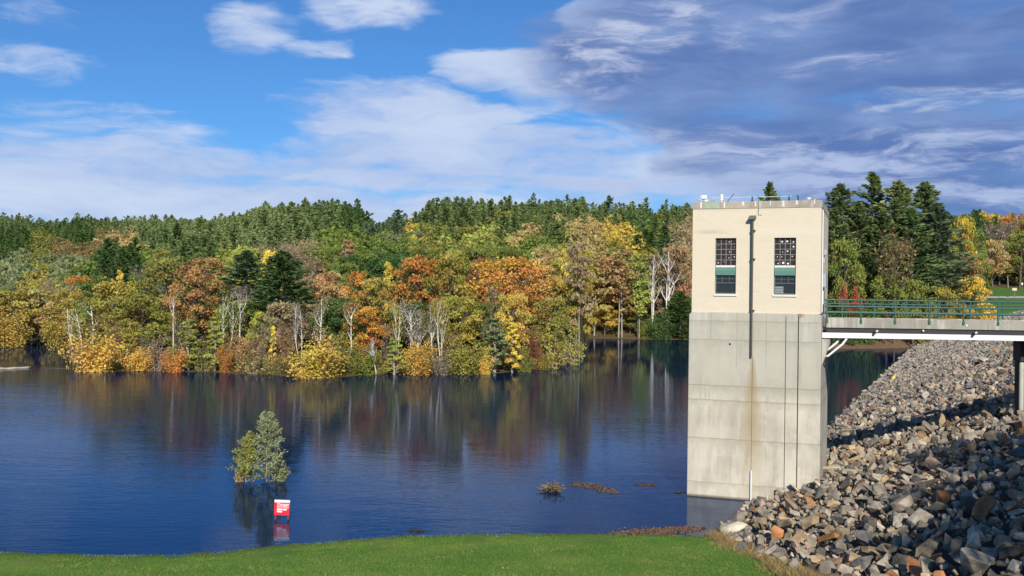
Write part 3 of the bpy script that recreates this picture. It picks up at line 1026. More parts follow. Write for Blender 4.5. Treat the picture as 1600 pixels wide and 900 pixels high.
SHAPES = {'blocky': ((1, .85, .75), 12, .022, 0), 'slab': ((1.3, .85, .42), 12, .018, 0), 'wedge': ((1.25, .7, .6), 8, .02, 0), 'rounded': ((1, .85, .7), 22, .05, 1), 'jagged': ((1.15, .8, .65), 9, .012, 0)}
PROTO = {}
for sname, (dims, n, bv, rd) in SHAPES.items():
    L = []
    for k in range(6):
        b = rock_bm(rk, n, dims, bv, rd)
        if True:
            bmesh.ops.triangulate(b, faces=b.faces)
            bmesh.ops.subdivide_edges(b, edges=[e for e in b.edges if e.calc_length() > .12], cuts=1, use_grid_fill=True)
            bmesh.ops.triangulate(b, faces=b.faces)
            bmesh.ops.subdivide_edges(b, edges=[e for e in b.edges if e.calc_length() > .12], cuts=1, use_grid_fill=True)
            sd = Vector((rk.uniform(0, 50), rk.uniform(0, 50), rk.uniform(0, 50)))
            for v in b.verts:
                v.co *= 1 + .03 * mnoise.noise(v.co * 2.3 + sd) + .028 * mnoise.noise(v.co * 6 + sd) + rk.gauss(0, .010)
        me = bpy.data.meshes.new('rock'); b.to_mesh(me); b.free()
        me.materials.append(m_rock_i)
        L.append(me)
    PROTO[sname] = L


def mesh_arrays(me):
    V = np.empty(len(me.vertices) * 3, np.float32); me.vertices.foreach_get('co', V)
    me.calc_loop_triangles()
    T = np.empty(len(me.loop_triangles) * 3, np.int32); me.loop_triangles.foreach_get('vertices', T)
    return V.reshape(-1, 3), T.reshape(-1, 3)


LOW = []
for k in range(20):
    sname = rk.choice(list(SHAPES))
    dims, n, bv, rd = SHAPES[sname]
    b = rock_bm(rk, min(n, 14), dims, .03 if k < 12 else 0, rd)
    me = bpy.data.meshes.new('tmp'); b.to_mesh(me); b.free()
    LOW.append(mesh_arrays(me)); bpy.data.meshes.remove(me)

RC = {'grey': (.24, .215, .185), 'pale grey': (.37, .335, .285), 'blue-grey': (.16, .165, .175), 'dark grey': (.10, .092, .088), 'tan': (.34, .265, .175), 'rusty orange': (.34, .16, .07), 'brown': (.17, .115, .075), 'pinkish': (.31, .225, .185)}
RC = {k_: (c_[0] * .98, c_[1] * .94, c_[2] * .86) for k_, c_ in RC.items()}
RCW = [34, 22, 6, 11, 16, 2, 7, 4]
NAMES = list(RC)

# the edge where the rocks stop at the lawn
def rock_ok(X, Y):
    s = dam_s(X, Y)
    lim = np.interp(Y, [20, 25, 33, 40, 47.5, 50], [12.0, 10.8, 9.9, 9.8, 10.0, 10.0])
    return (X > lim + .2 * np.sin(Y * 2.1)) & (s > -.55) & (s < 26.8)


rg = np.random.default_rng(21)
rocks = []      # x, y, z, size, layer
cell = {}


def try_place(x, y, size, packing):
    key = (int(x // 1.5), int(y // 1.5))
    for i in range(-1, 2):
        for k in range(-1, 2):
            for (a, b_, s_) in cell.get((key[0] + i, key[1] + k), ()):
                if (a - x) ** 2 + (b_ - y) ** 2 < (packing * (s_ + size) / 2) ** 2: return False
    cell.setdefault(key, []).append((x, y, size))
    return True


tbox = lambda x, y: ((x - T0[0]) * math.cos(TH) - (y - T0[1]) * math.sin(TH), (x - T0[0]) * math.sin(TH) + (y - T0[1]) * math.cos(TH))
# big named rocks, from the photo: pixel, size, shape, colour
BIG = [(1146, 826, 1.5, 'rounded', 'pale', None), (1408, 790, 1.7, 'rounded', 'grey', None), (1268, 786, 1.2, 'slab', 'rusty orange', None), (1207, 858, 1.0, 'blocky', 'pale grey', None),
       (1318, 832, .95, 'blocky', 'tan', None), (1290, 890, 1.05, 'rounded', 'grey', None), (1240, 885, 1.1, 'rounded', 'pale grey', None), (1305, 776, 1.15, 'slab', 'grey', None), (1185, 812, 1.1, 'blocky', 'tan', None),
       (1450, 688, 1.05, 'blocky', 'tan', None), (1422, 698, 1.0, 'rounded', 'pale grey', None), (1596, 678, 1.2, 'blocky', 'rusty orange', None), (1550, 684, 1.3, 'rounded', 'tan', None), (1580, 862, .95, 'wedge', 'brown', None),
       (1215, 838, 1.1, 'slab', 'rusty orange', None), (1222, 800, .9, 'slab', 'rusty orange', None), (1445, 860, 1.0, 'slab', 'tan', None), (1175, 835, .9, 'blocky', 'grey', None)]


def dam_hit(px, py):
    d_ = ray(px, py)
    lo = None
    for s in np.linspace(15, 330, 6000):
        P = EYE + d_ * s
        if P[2] < dam_z(P[0], P[1]) + .15: return P
    return P


for (px, py, sz, shp, colr, _) in BIG:
    sz *= .85
    P = dam_hit(px, py)
    cell.setdefault((int(P[0] // 1.5), int(P[1] // 1.5)), []).append((P[0], P[1], sz * .85))
    rocks.append([P[0], P[1], max(dam_z(P[0], P[1]), -.05) + .12 * sz, sz, 2, shp, 'pale grey' if colr == 'pale' else colr])
for (target, smin, smax, pk, u0_, u1_, layer) in ((1100, .52, 1.08, .86, -30, 75, 0), (3000, .42, .68, .86, -30, 75, 0), (6500, .24, .44, .80, -30, 75, 0), (7000, .15, .30, .72, -30, 60, 1), (700, .62, 1.0, .92, 75, 130, 0), (3500, .42, .66, .84, 72, 130, 0), (4000, .3, .46, .78, 70, 120, 0), (7000, .45, 1.0, .76, 130, 245, 0)):
    nt = 0
    for _ in range(target * 4):
        if nt >= target: break
        u_ = rg.uniform(u0_, u1_); s_ = rg.uniform(-.5, 26.8)
        x = DAM0[0] + u_ * DU[0] + s_ * DN[0]; y = DAM0[1] + u_ * DU[1] + s_ * DN[1]
        if not rock_ok(np.array(x), np.array(y)): continue
        tx_, ty_ = tbox(x, y)
        if -.3 < tx_ < TW + .1 and -.15 < ty_ < TD: continue
        ppx, ppy = proj((x, y, dam_z(x, y)))
        if ppx > 1760 or ppy > 1010 or ppx < 1080: continue
        size = smin + (smax - smin) * rg.random() ** 1.6
        if layer == 0 and not try_place(x, y, size, pk): continue
        nt += 1
        z = float(dam_z(x, y)) + ((.14 + rg.uniform(-.14, .2)) * size if layer == 0 else -.10)
        rocks.append([x, y, z, size, layer, None, None])

rk2 = random.Random(4)
info = []
for r_ in rocks:
    ppx, ppy = proj(r_[:3])
    inside = -10 < ppx < 1610 and ppy < 905
    hidden = (1060 < ppx < 1290 and r_[1] > 62)
    size_px = r_[3] / r_[1] * F
    info.append(size_px if inside and not hidden and r_[4] != 1 else 0)
order = np.argsort(-np.array(info))
N_IND = 296
single = set(int(i) for i in order[:N_IND])

EDGE_N = [(0, 1170, 'beside the dry grass'), (1170, 1290, 'below the tower corner'), (1290, 1420, 'in the middle of the slope'), (1420, 1530, 'toward the right of the slope'), (1530, 3000, 'under the bridge pier side')]


def zone(px, py):
    col_ = 'near the lawn' if px < 1200 else 'below the tower corner' if px < 1290 else 'by the tower' if px < 1375 else 'mid slope' if px < 1455 else 'up slope' if px < 1530 else 'at the picture edge'
    row_ = 'below the bridge shadow' if py < 705 else 'level with the cracked boulder' if py < 800 else 'in the lowest rows'
    if py < 640: row_ = 'above the bridge shadow'
    if py > 850: row_ = 'along the bottom edge'
    return row_ + ', ' + col_


def sizeword(px): return 'big' if px > 42 else 'middling' if px > 30 else 'small'


made = []
stuff_i = []
for i, r_ in enumerate(rocks):
    if i not in single:
        stuff_i.append(i); continue
    ppx, ppy = proj(r_[:3])
    shp = r_[5] or rk2.choices(list(SHAPES), [30, 22, 22, 7, 26])[0]
    colr = r_[6] or rk2.choices(NAMES, RCW)[0]
    me = rk2.choice(PROTO[shp])
    o = bpy.data.objects.new('rock', me); COL.objects.link(o)
    s = r_[3]
    o.location = r_[:3]
    o.rotation_euler = (rk2.gauss(0, .6) + .1, rk2.gauss(0, .6) - .2, rk2.uniform(0, 6.28))
    o.scale = (s * rk2.uniform(.9, 1.15), s * rk2.uniform(.85, 1.1), s * rk2.uniform(.85, 1.15))
    v = rk2.uniform(1.1, 1.75)
    o.color = (*[c * v for c in RC[colr]], 1)
    if r_[5] and i == 0:
        o.color = (.66, .60, .47, 1); o.scale = (1.75, 1.1, 1.0); o.rotation_euler = (0, R(-14), R(8))
    tag(o, None, 'rock', 'rocks heaped on the dam slope')
    made.append((o, ppx, ppy, shp, colr, sizeword(s / r_[1] * F), i))

from collections import defaultdict
cells = defaultdict(list)
for (o, ppx, ppy, shp, colr, sw, i) in made:
    cells[(shp, colr, sw, zone(ppx, ppy))].append((ppx, o))
ORD = ['leftmost', 'second from left', 'third from left', 'fourth from left', 'fifth from left', 'sixth from left', 'seventh from left', 'eighth from left', 'ninth from left', 'tenth from left',
       'eleventh from left', 'twelfth from left', 'thirteenth from left', 'fourteenth from left', 'fifteenth from left', 'sixteenth from left', 'seventeenth from left', 'eighteenth from left', 'nineteenth from left', 'twentieth from left']


def ordn(k, n):
    if n == 1: return ''
    if k == n - 1: return ', rightmost such'
    if k < len(ORD): return ', ' + ORD[k]
    return ', number %d from left' % (k + 1)


for key, L in cells.items():
    L.sort(key=lambda a: a[0])
    for k, (_, o) in enumerate(L):
        shp, colr, sw, zn = key
        lb = f'{sw} {shp} {colr} rock {zn}{ordn(k, len(L))}'
        if len(lb.replace('-', ' ').split()) > 16: lb = lb.replace('rusty orange', 'orange').replace('pale grey', 'light').replace(' such', '')
        if len(lb.replace('-', ' ').split()) > 16: lb = lb.replace(' from left', '')
        o['label'] = lb
SPECIAL = {0: 'pale cream rounded rock at the very edge of lawn and water', 1: 'biggest pale boulder with a cracked face, half way up the slope', 2: 'rusty orange slab leaning below the tower corner',
           11: 'bright orange block beside the bridge pier', 10: 'pale rounded boulder just under the shadow of the bridge', 9: 'tan upright block just under the bridge shadow'}
for (o, *_r, i) in made:
    if i in SPECIAL: o['label'] = SPECIAL[i]

# the rest of the riprap: one mass nobody could count
VV, TT, CC = [], [], []
off = 0
rg = np.random.default_rng(8)
cols = np.array([RC[n] for n in NAMES]); pw = np.array(RCW, float) / sum(RCW)
for i in stuff_i:
    x, y, z, size = rocks[i][:4]
    V, T = LOW[rg.integers(0, 12)] if y < 105 else LOW[rg.integers(12, 20)]
    ax = rg.normal(size=3); ax /= np.linalg.norm(ax)
    Rm = np.array(Matrix.Rotation(rg.uniform(0, 6.28), 3, 'Z') @ Matrix.Rotation(rg.normal(0, .7), 3, 'X') @ Matrix.Rotation(rg.normal(0, .7), 3, 'Y'))
    V2 = (V * (size * rg.uniform(.85, 1.15, 3))) @ Rm.T + (x, y, z)
    VV.append(V2); TT.append(T + off); off += len(V)
    c = cols[rg.choice(len(NAMES), p=pw)] * rg.uniform(1.05, 1.75)
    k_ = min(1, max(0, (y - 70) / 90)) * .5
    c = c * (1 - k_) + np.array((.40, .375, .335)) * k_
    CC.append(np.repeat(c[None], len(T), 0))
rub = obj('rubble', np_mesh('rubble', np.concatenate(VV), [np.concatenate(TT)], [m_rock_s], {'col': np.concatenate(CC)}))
tag(rub, 'mass of broken grey and tan rocks covering the dam face', None, None, 'stuff')

# ------------------------------------------------------------------ trees: shapes
def nrm(a): return a / np.maximum(np.linalg.norm(a, axis=-1, keepdims=True), 1e-9)


def leaf_quads(rg, C, size, out=None, aspect=1.3, bias=.5, up=.25):
    n = len(C)
    N = rg.normal(size=(n, 3))
    if out is not None: N = nrm(N) + bias * out
    N[:, 2] += up
    N = nrm(N)
    U = nrm(np.cross(N, rg.normal(size=(n, 3))))
    Wv = np.cross(N, U)
    s = (size * rg.uniform(.7, 1.3, n))[:, None]
    V = np.stack([C + U * s * aspect, C + Wv * s * .8, C - U * s * aspect, C - Wv * s * .8], 1)
    return V.reshape(-1, 3)


def dir_quads(C, D, length, width, rg):
    n = len(C)
    D = nrm(D)
    N = nrm(np.cross(D, nrm(rg.normal(size=(n, 3)) + np.array([0, 0, .01]))))
    L = (length * rg.uniform(.7, 1.3, n))[:, None]; w = (width * rg.uniform(.7, 1.3, n))[:, None]
    V = np.stack([C - D * L * .5, C + N * w, C + D * L * .5, C - N * w], 1)
    return V.reshape(-1, 3)


def tube_np(pts, rads, n=5):
    pts = np.asarray(pts, float)
    m = len(pts)
    d_ = np.gradient(pts, axis=0); d_ = nrm(d_)
    a = np.where(np.abs(d_[:, 2:3]) < .9, np.array([[0, 0, 1.0]]), np.array([[1.0, 0, 0]]))
    u = nrm(np.cross(d_, a)); v = np.cross(d_, u)
    t = np.linspace(0, 2 * np.pi, n, endpoint=False)
    V = pts[:, None] + (u[:, None] * np.cos(t)[None, :, None] + v[:, None] * np.sin(t)[None, :, None]) * np.asarray(rads)[:, None, None]
    idx = np.arange(m * n).reshape(m, n)
    q = np.stack([idx[:-1], np.roll(idx[:-1], -1, 1), np.roll(idx[1:], -1, 1), idx[1:]], -1).reshape(-1, 4)
    return V.reshape(-1, 3), q


class Wood:
    def __init__(self): self.V = []; self.Q = []; self.o = 0

    def add(self, pts, rads, n=5):
        V, q = tube_np(pts, rads, n)
        self.V.append(V); self.Q.append(q + self.o); self.o += len(V)

    def mesh(self, name, mat):
        return np_mesh(name, np.concatenate(self.V), [np.concatenate(self.Q)], [mat], smooth=True)


def crown_mesh(name, V, tint, hue, mat):
    n = len(V) // 4
    return np_mesh(name, V, [np.arange(4 * n).reshape(n, 4)], [mat], {'tint': tint, 'hue': hue})


def bend(rg, p0, p1, k=5, amt=.06, sag=0.0):
    p0 = np.array(p0, float); p1 = np.array(p1, float)
    t = np.linspace(0, 1, k)[:, None]
    P = p0 + (p1 - p0) * t
    L = np.linalg.norm(p1 - p0)
    off = rg.normal(size=(1, 3)) * amt * L
    P = P + off * np.sin(t * np.pi) + np.array([[0, 0, sag * L]]) * (t ** 2)
    return P


def broadleaf(seed, nleaf=3600, size=.0142, rx=.36, base_=.28, lobes=22, wood=True, flat=.75, spire=0.0):
    """unit-height broadleaf tree: crown of uneven lobes carried by limbs; arrays + wood"""
    rg = np.random.default_rng(seed)
    Lc, Lr = [], []
    for i in range(lobes):
        h = base_ + (1 - base_) * (((i + .5) / lobes) ** .85)
        f = (h - base_) / (1 - base_)
        env = rx * (np.sin(np.pi * (.12 + .80 * f ** (.8))) ** .7) * (1 - spire * f)
        a = i * 2.4 + rg.uniform(-.5, .5)
        rr_ = env * math.sqrt(rg.uniform(.15, 1)) * .85
        r_l = rx * rg.uniform(.26, .46) * (1 - .35 * f) * (1 - spire * .5)
        Lc.append((math.cos(a) * rr_, math.sin(a) * rr_, min(h, 1 - r_l * .8))); Lr.append(r_l)
    Lc = np.array(Lc); Lr = np.array(Lr)
    w = Lr ** 2; w /= w.sum()
    li = rg.choice(lobes, nleaf, p=w)
    D = nrm(rg.normal(size=(nleaf, 3)))
    D[:, 2] = np.where(D[:, 2] < -.35, -D[:, 2] * .6, D[:, 2]); D = nrm(D)
    rad = Lr[li] * (.45 + .62 * rg.random(nleaf) ** .6)
    C = Lc[li] + D * rad[:, None] * np.array([1, 1, flat])
    C += rg.normal(0, .012, C.shape)
    tl = rg.uniform(.25, .75, lobes); hl = rg.normal(0, 1, lobes)
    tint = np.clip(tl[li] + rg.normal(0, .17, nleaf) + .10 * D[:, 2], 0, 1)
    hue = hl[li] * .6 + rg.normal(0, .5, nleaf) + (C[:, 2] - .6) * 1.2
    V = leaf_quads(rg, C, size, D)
    wd = None
    if wood:
        wd = Wood()
        top = Lc[np.argmax(Lc[:, 2])]
        tr = bend(rg, (0, 0, -.03), (top[0] * .5, top[1] * .5, .86), 8, .02)
        wd.add(tr, np.linspace(.019, .004, 8), 7)
        for i in range(lobes):
            zt = max(.12, Lc[i, 2] - rg.uniform(.10, .28))
            k = np.argmin(np.abs(tr[:, 2] - zt))
            P = bend(rg, tr[k], Lc[i], 5, .08, .05)
            wd.add(P, np.linspace(.0085, .0025, 5), 4)
            for q in range(2):
                e = Lc[i] + nrm(rg.normal(size=3)) * Lr[i] * .9
                wd.add(bend(rg, P[2 + q], e, 4, .1), np.linspace(.003, .001, 4), 3)
    return V, tint, hue, wd


def pine(seed, levels=24, nper=6, m=15, Lmax=.23, zb=.12, size=(.036, .0075), rag=.35, wood=True, droop=.0, cone=1.0):
    rg = np.random.default_rng(seed)
    Cs, Ds, ti, hu = [], [], [], []
    wd = Wood() if wood else None
    tr = bend(rg, (0, 0, -.03), (rg.normal(0, .01), rg.normal(0, .01), 1.0), 9, .006)
    if wood: wd.add(tr, np.linspace(.016, .002, 9), 6)
    for l in range(levels):
        f = l / (levels - 1)
        z = zb + (.985 - zb) * f ** .93
        prof = (1 - f) ** (.75 * cone) * (.55 + .45 * min(1, f / .18)) + .05
        lv = rg.uniform(1 - rag, 1 + rag * .5)
        for k in range(nper):
            a = rg.uniform(0, 2 * np.pi)
            L = Lmax * prof * lv * rg.uniform(1 - rag, 1 + .4 * rag)
            dirh = np.array([math.cos(a), math.sin(a), 0])
            side = np.array([-math.sin(a), math.cos(a), 0])
            rise = rg.uniform(-.05, .25) - droop + .35 * f
            t = rg.uniform(.15, 1.0, m) ** .8
            zz = z + L * (rise * t + .22 * t ** 2 * (1 - droop * 2))
            latw = .34 * L * (1.05 - t) * rg.uniform(-1, 1, m)
            C = dirh * (L * t)[:, None] + side * latw[:, None]
            C[:, 2] = zz + rg.normal(0, .006, m)
            x0 = np.interp(z, tr[:, 2], tr[:, 0]); y0 = np.interp(z, tr[:, 2], tr[:, 1])
            C[:, 0] += x0; C[:, 1] += y0
            Dv = dirh + side * (latw / (L + 1e-6) * 1.6)[:, None] + rg.normal(0, .35, (m, 3)) + np.array([0, 0, .25 - droop])
            Cs.append(C); Ds.append(Dv)
            bt = rg.uniform(.2, .65)
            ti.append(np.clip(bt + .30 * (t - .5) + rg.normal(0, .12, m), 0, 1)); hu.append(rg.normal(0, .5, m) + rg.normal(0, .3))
            if wood and k < 3:
                wd.add(np.array([[x0, y0, z], [x0 + dirh[0] * L * .5, y0 + dirh[1] * L * .5, z + L * rise * .5], [x0 + dirh[0] * L * .9, y0 + dirh[1] * L * .9, z + L * (rise * .9 + .18)]]), [.004, .002, .0008], 3)
    # leader
    C = np.stack([np.zeros(14), np.zeros(14), np.linspace(.93, 1.0, 14)], -1) + np.append(tr[-1][:2], 0)
    Cs.append(C + rg.normal(0, .004, C.shape)); Ds.append(rg.normal(0, .5, (14, 3)) + np.array([0, 0, 1.])); ti.append(np.full(14, .5)); hu.append(np.zeros(14))
    C = np.concatenate(Cs); D = np.concatenate(Ds)
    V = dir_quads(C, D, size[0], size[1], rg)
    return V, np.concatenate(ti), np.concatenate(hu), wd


def birch(seed, stems=1, nleaf=430, lean=.05, spread=.12, bare=.55, twigs=260, leafsize=.011):
    """white-stemmed tree: bright forked stems, a haze of fine twigs and few leaves above"""
    rg = np.random.default_rng(seed)
    wd = Wood()
    tips = []
    for s in range(stems):
        a = rg.uniform(0, 6.28) if stems > 1 else 0
        b_ = np.array([math.cos(a), math.sin(a), 0]) * .02 * (stems > 1)
        e = np.array([rg.normal(0, lean) + math.cos(a) * spread * (stems > 1) * 1.2, rg.normal(0, lean) + math.sin(a) * spread * (stems > 1), rg.uniform(.84, .95)])
        P = bend(rg, b_ + np.array([0, 0, -.04]), e, 10, .035)
        r_ = .0148 / (1 + .25 * (stems - 1))
        wd.add(P, np.linspace(r_, .0035, 10), 6)
        nf = rg.integers(5, 8)
        for i in range(nf):
            k = rg.integers(4, 8)
            ang = rg.uniform(0, 6.28); L = rg.uniform(.14, .30)
            e2 = P[k] + np.array([math.cos(ang) * L * .55, math.sin(ang) * L * .55, L * rg.uniform(.7, 1.0)])
            e2[2] = min(e2[2], .98)
            B = bend(rg, P[k], e2, 6, .06, .06)
            wd.add(B, np.linspace(r_ * .55, .0016, 6), 4)
            tips += [B[3], B[4], B[5]]
            for q in range(2):
                e3 = B[2 + q] + np.array([rg.normal(0, .05), rg.normal(0, .05), rg.uniform(.05, .14)])
                wd.add(bend(rg, B[2 + q], e3, 4, .05), np.linspace(r_ * .28, .001, 4), 3)
                tips.append(e3)
        tips += [P[7], P[8], P[9]]
    tips = np.array(tips)
    ti_ = tips[rg.integers(0, len(tips), twigs)] + rg.normal(0, .012, (twigs, 3))
    Dt = nrm(np.stack([rg.normal(0, .55, twigs), rg.normal(0, .55, twigs), rg.uniform(.1, 1.0, twigs)], -1))
    Lt = .10
    Vt = dir_quads(ti_ + Dt * Lt * .5, Dt, Lt, .0011, rg)
    lf = tips[rg.integers(0, len(tips), nleaf)] + rg.normal(0, .045, (nleaf, 3)) + np.array([0, 0, .02])
    lf[:, 2] = np.minimum(lf[:, 2], 1.0)
    V = np.concatenate([leaf_quads(rg, lf, leafsize), Vt])
    tint = np.concatenate([np.clip(rg.normal(.5, .2, nleaf), 0, 1), np.full(twigs, .12)])
    hue = np.concatenate([rg.normal(0, .7, nleaf), np.full(twigs, -1.5)])
    return V, tint, hue, wd


def bush(seed, nleaf=3400, size=.021, stems=15, rx=.62, open_=0.0):
    """unit-height dome that starts at the ground or water"""
    rg = np.random.default_rng(seed)
    wd = Wood(); cs = []
    for i in range(stems):
        a = i * 2.4 + rg.uniform(-.4, .4); rr_ = rx * math.sqrt((i + .4) / stems) * rg.uniform(.7, 1.0)
        e = np.array([math.cos(a) * rr_, math.sin(a) * rr_, rg.uniform(.52, 1.0) * math.sqrt(max(.12, 1 - (rr_ / (rx * 1.12)) ** 2))])
        P = bend(rg, (math.cos(a) * .05, math.sin(a) * .05, -.12), e, 6, .08, .06)
        wd.add(P, np.linspace(.014, .003, 6), 4); cs.append(P)
    P = np.concatenate([c[1:] for c in cs])
    st = np.repeat(np.arange(stems), 5)
    k = rg.integers(0, len(P), nleaf)
    D = nrm(rg.normal(size=(nleaf, 3)))
    C = P[k] + D * (rg.random(nleaf) ** .5 * rx * (.27 - .05 * open_))[:, None]
    C[:, 2] = np.abs(C[:, 2]) * .96 + .0
    ts = rg.uniform(.25, .7, stems)
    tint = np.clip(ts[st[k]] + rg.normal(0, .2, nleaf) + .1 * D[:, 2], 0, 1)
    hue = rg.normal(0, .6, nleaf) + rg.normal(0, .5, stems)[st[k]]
    out = nrm(np.stack([C[:, 0], C[:, 1], C[:, 2] * .8], -1))
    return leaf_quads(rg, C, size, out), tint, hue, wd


def baretree(seed, nleaf=320, rx=.26, base_=.3, limbs=16, twigs=900):
    rg = np.random.default_rng(seed)
    wd = Wood(); tips = []
    tr = bend(rg, (0, 0, -.03), (rg.normal(0, .03), rg.normal(0, .03), .9), 9, .02)
    wd.add(tr, np.linspace(.014, .003, 9), 6)
    for i in range(limbs):
        k = rg.integers(2, 8); a = i * 2.4 + rg.uniform(-.4, .4); L = rx * rg.uniform(.6, 1.15) * (1.15 - .5 * tr[k, 2])
        e = tr[k] + np.array([math.cos(a) * L, math.sin(a) * L, L * rg.uniform(.5, 1.3)])
        e[2] = min(e[2], .98)
        B = bend(rg, tr[k], e, 6, .07, .05)
        wd.add(B, np.linspace(.0065, .0014, 6), 4)
        for q in range(3):
            e3 = B[2 + q] + np.array([rg.normal(0, .07), rg.normal(0, .07), rg.uniform(.02, .14)])
            B2 = bend(rg, B[2 + q], e3, 4, .05)
            wd.add(B2, np.linspace(.0028, .0009, 4), 3); tips += [B2[2], B2[3]]
        tips += [B[4], B[5]]
    tips = np.array(tips)
    b_ = tips[rg.integers(0, len(tips), twigs)] + rg.normal(0, .015, (twigs, 3))
    Dt = nrm(np.stack([rg.normal(0, .7, twigs), rg.normal(0, .7, twigs), rg.uniform(-.1, 1, twigs)], -1))
    Vt = dir_quads(b_ + Dt * .04, Dt, .085, .0015, rg)
    lf = tips[rg.integers(0, len(tips), nleaf)] + rg.normal(0, .03, (nleaf, 3))
    V = np.concatenate([leaf_quads(rg, lf, .013), Vt])
    return V, np.concatenate([np.clip(rg.normal(.6, .2, nleaf), 0, 1), np.clip(rg.normal(.35, .1, twigs), 0, 1)]), np.concatenate([rg.normal(0, .8, nleaf), np.full(twigs, -.4)]), wd


def talltree(seed, nleaf=1300, stems=1, zb=.42, rx=.17, size=.015):
    """long bare pale trunk with a loose layered crown high up"""
    rg = np.random.default_rng(seed)
    wd = Wood(); C = []; tn = []; hu = []
    for s in range(stems):
        e = (rg.normal(0, .02) + .03 * s, rg.normal(0, .02), .96)
        tr = bend(rg, (.035 * s, 0, -.03), e, 10, .012)
        wd.add(tr, np.linspace(.0095, .0025, 10), 6)
        nb = 17
        for i in range(nb):
            z = zb + (.97 - zb) * (i / nb) + rg.uniform(-.02, .02)
            if i == 0: z = zb - .1
            k = np.argmin(np.abs(tr[:, 2] - z)); a = i * 2.4 + rg.uniform(-.5, .5)
            L = rx * rg.uniform(.5, 1.15) * (1.1 - .55 * max(0, (z - zb) / (1 - zb)))
            e2 = tr[k] + np.array([math.cos(a) * L, math.sin(a) * L, L * rg.uniform(.1, .6)])
            B = bend(rg, tr[k], e2, 5, .06, .05); wd.add(B, np.linspace(.0045, .001, 5), 3)
            n_ = nleaf // (nb * stems)
            t = rg.uniform(.3, 1.1, n_)
            c = tr[k] + (e2 - tr[k]) * t[:, None] + rg.normal(0, 1, (n_, 3)) * np.array([.034, .034, .017])
            C.append(c); tn.append(np.clip(rg.uniform(.3, .7) + rg.normal(0, .17, n_), 0, 1)); hu.append(rg.normal(0, .6, n_) + rg.normal(0, .6))
    C = np.concatenate(C)
    C[:, 2] = np.minimum(C[:, 2], 1.0)
    return leaf_quads(rg, C, size), np.concatenate(tn), np.concatenate(hu), wd


# ------------------------------------------------------------------ tree materials
def mat_leaf(name, source):
    m, t, out = material(name)
    base_c = t.n('ShaderNodeObjectInfo').outputs['Color'] if source == 'object' else t.attr('col', 'Color')
    tint = t.attr('tint'); hue = t.attr('hue')
    hs = t.n('ShaderNodeHueSaturation')
    t.L.new(t.m('ADD', .5, t.m('MULTIPLY', hue, .020)), hs.inputs['Hue'])
    hs.inputs['Saturation'].default_value = 1.0
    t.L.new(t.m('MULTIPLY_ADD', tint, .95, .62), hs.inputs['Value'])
    t.L.new(base_c, hs.inputs['Color'])
    df = t.n('ShaderNodeBsdfDiffuse'); tr = t.n('ShaderNodeBsdfTranslucent')
    t.L.new(hs.outputs[0], df.inputs[0]); t.L.new(hs.outputs[0], tr.inputs[0])
    mx = t.n('ShaderNodeMixShader'); mx.inputs[0].default_value = .45
    t.L.new(df.outputs[0], mx.inputs[1]); t.L.new(tr.outputs[0], mx.inputs[2])
    t.L.new(mx.outputs[0], out.inputs[0])
    return m


m_leaf = mat_leaf('leaves', 'object')
m_leaf_far = mat_leaf('far_leaves', 'attr')


def mat_bark(name, a, b, sc=6.0, white=False):
    m, t, out = material(name)
    co = t.coord()
    n1 = t.noise(t.mapping(co, (sc, sc, sc * (2.5 if white else .5))), 6.0, 4, .6)
    c = t.mix(t.mapr(n1, .56, .70) if white else n1, a, b)
    principled(t, out, c, .85, spec=.2)
    return m


m_birch = mat_bark('birch_bark', (.76, .72, .66), (.24, .21, .18), white=True)
m_bark = mat_bark('grey_brown_bark', (.10, .08, .06), (.20, .165, .13))
m_pale = mat_bark('pale_bark', (.42, .37, .31), (.24, .205, .17))

# ------------------------------------------------------------------ tree prototypes
PR = {}


def reg(kind, arrs, bark):
    V, ti, hu, wd = arrs
    lo, hi = V[:, 2].min(), V[:, 2].max()
    # normalise: unit height, and remember the crown width
    w = np.percentile(np.hypot(V[:, 0], V[:, 1]), 96) * 2
    PR.setdefault(kind, []).append((wd.mesh('trunk', bark), crown_mesh('crown', V, ti, hu, m_leaf), w))


for s in range(5): reg('broadleaf', broadleaf(100 + s), m_bark)
for s in range(2): reg('maple', broadleaf(150 + s, 5600, .0122, .5, .3, 34, flat=.6), m_bark)
for s in range(3): reg('slim', broadleaf(130 + s, 1500, .017, .17, .12, 20, spire=.45), m_pale)
for s in range(4): reg('midleaf', broadleaf(160 + s, 1900, .019, .38, .25, 17), m_bark)
for s in range(4): reg('pine', pine(200 + s), m_bark)
for s in range(3): reg('bigpine', pine(220 + s, 30, 7, 22, .20, .08, (.028, .006), .38), m_bark)
for s in range(4): reg('midpine', pine(240 + s, 18, 6, 11, .24, .12, (.05, .013), .42, cone=(.6, .75, .9, 1.0)[s]), m_bark)
for s in range(2): reg('hemlock', pine(260 + s, 34, 9, 16, .30, .03, (.034, .010), .14, droop=.12, cone=.9), m_bark)
for s in range(4): reg('birch', birch(300 + s, 1), m_birch)
for s in range(3): reg('birch2', birch(320 + s, 2, 560, spread=.10), m_birch)
for s in range(2): reg('birch3', birch(340 + s, 3, 700, spread=.13), m_birch)
for s in range(2): reg('deadbirch', birch(360 + s, 2, 60, spread=.09, twigs=300), m_birch)
for s in range(4): reg('bush', bush(400 + s), m_bark)
for s in range(3): reg('openbush', bush(420 + s, 900, .024, 12, .5, 1.0), m_pale)
for s in range(4): reg('bare', baretree(500 + s), m_bark)
for s in range(3): reg('sapling', baretree(520 + s, 220, .12, .1, 14, 420), m_bark)
for s in range(3): reg('tall', talltree(600 + s), m_pale)
for s in range(2): reg('tall2', talltree(620 + s, 1700, 2), m_pale)
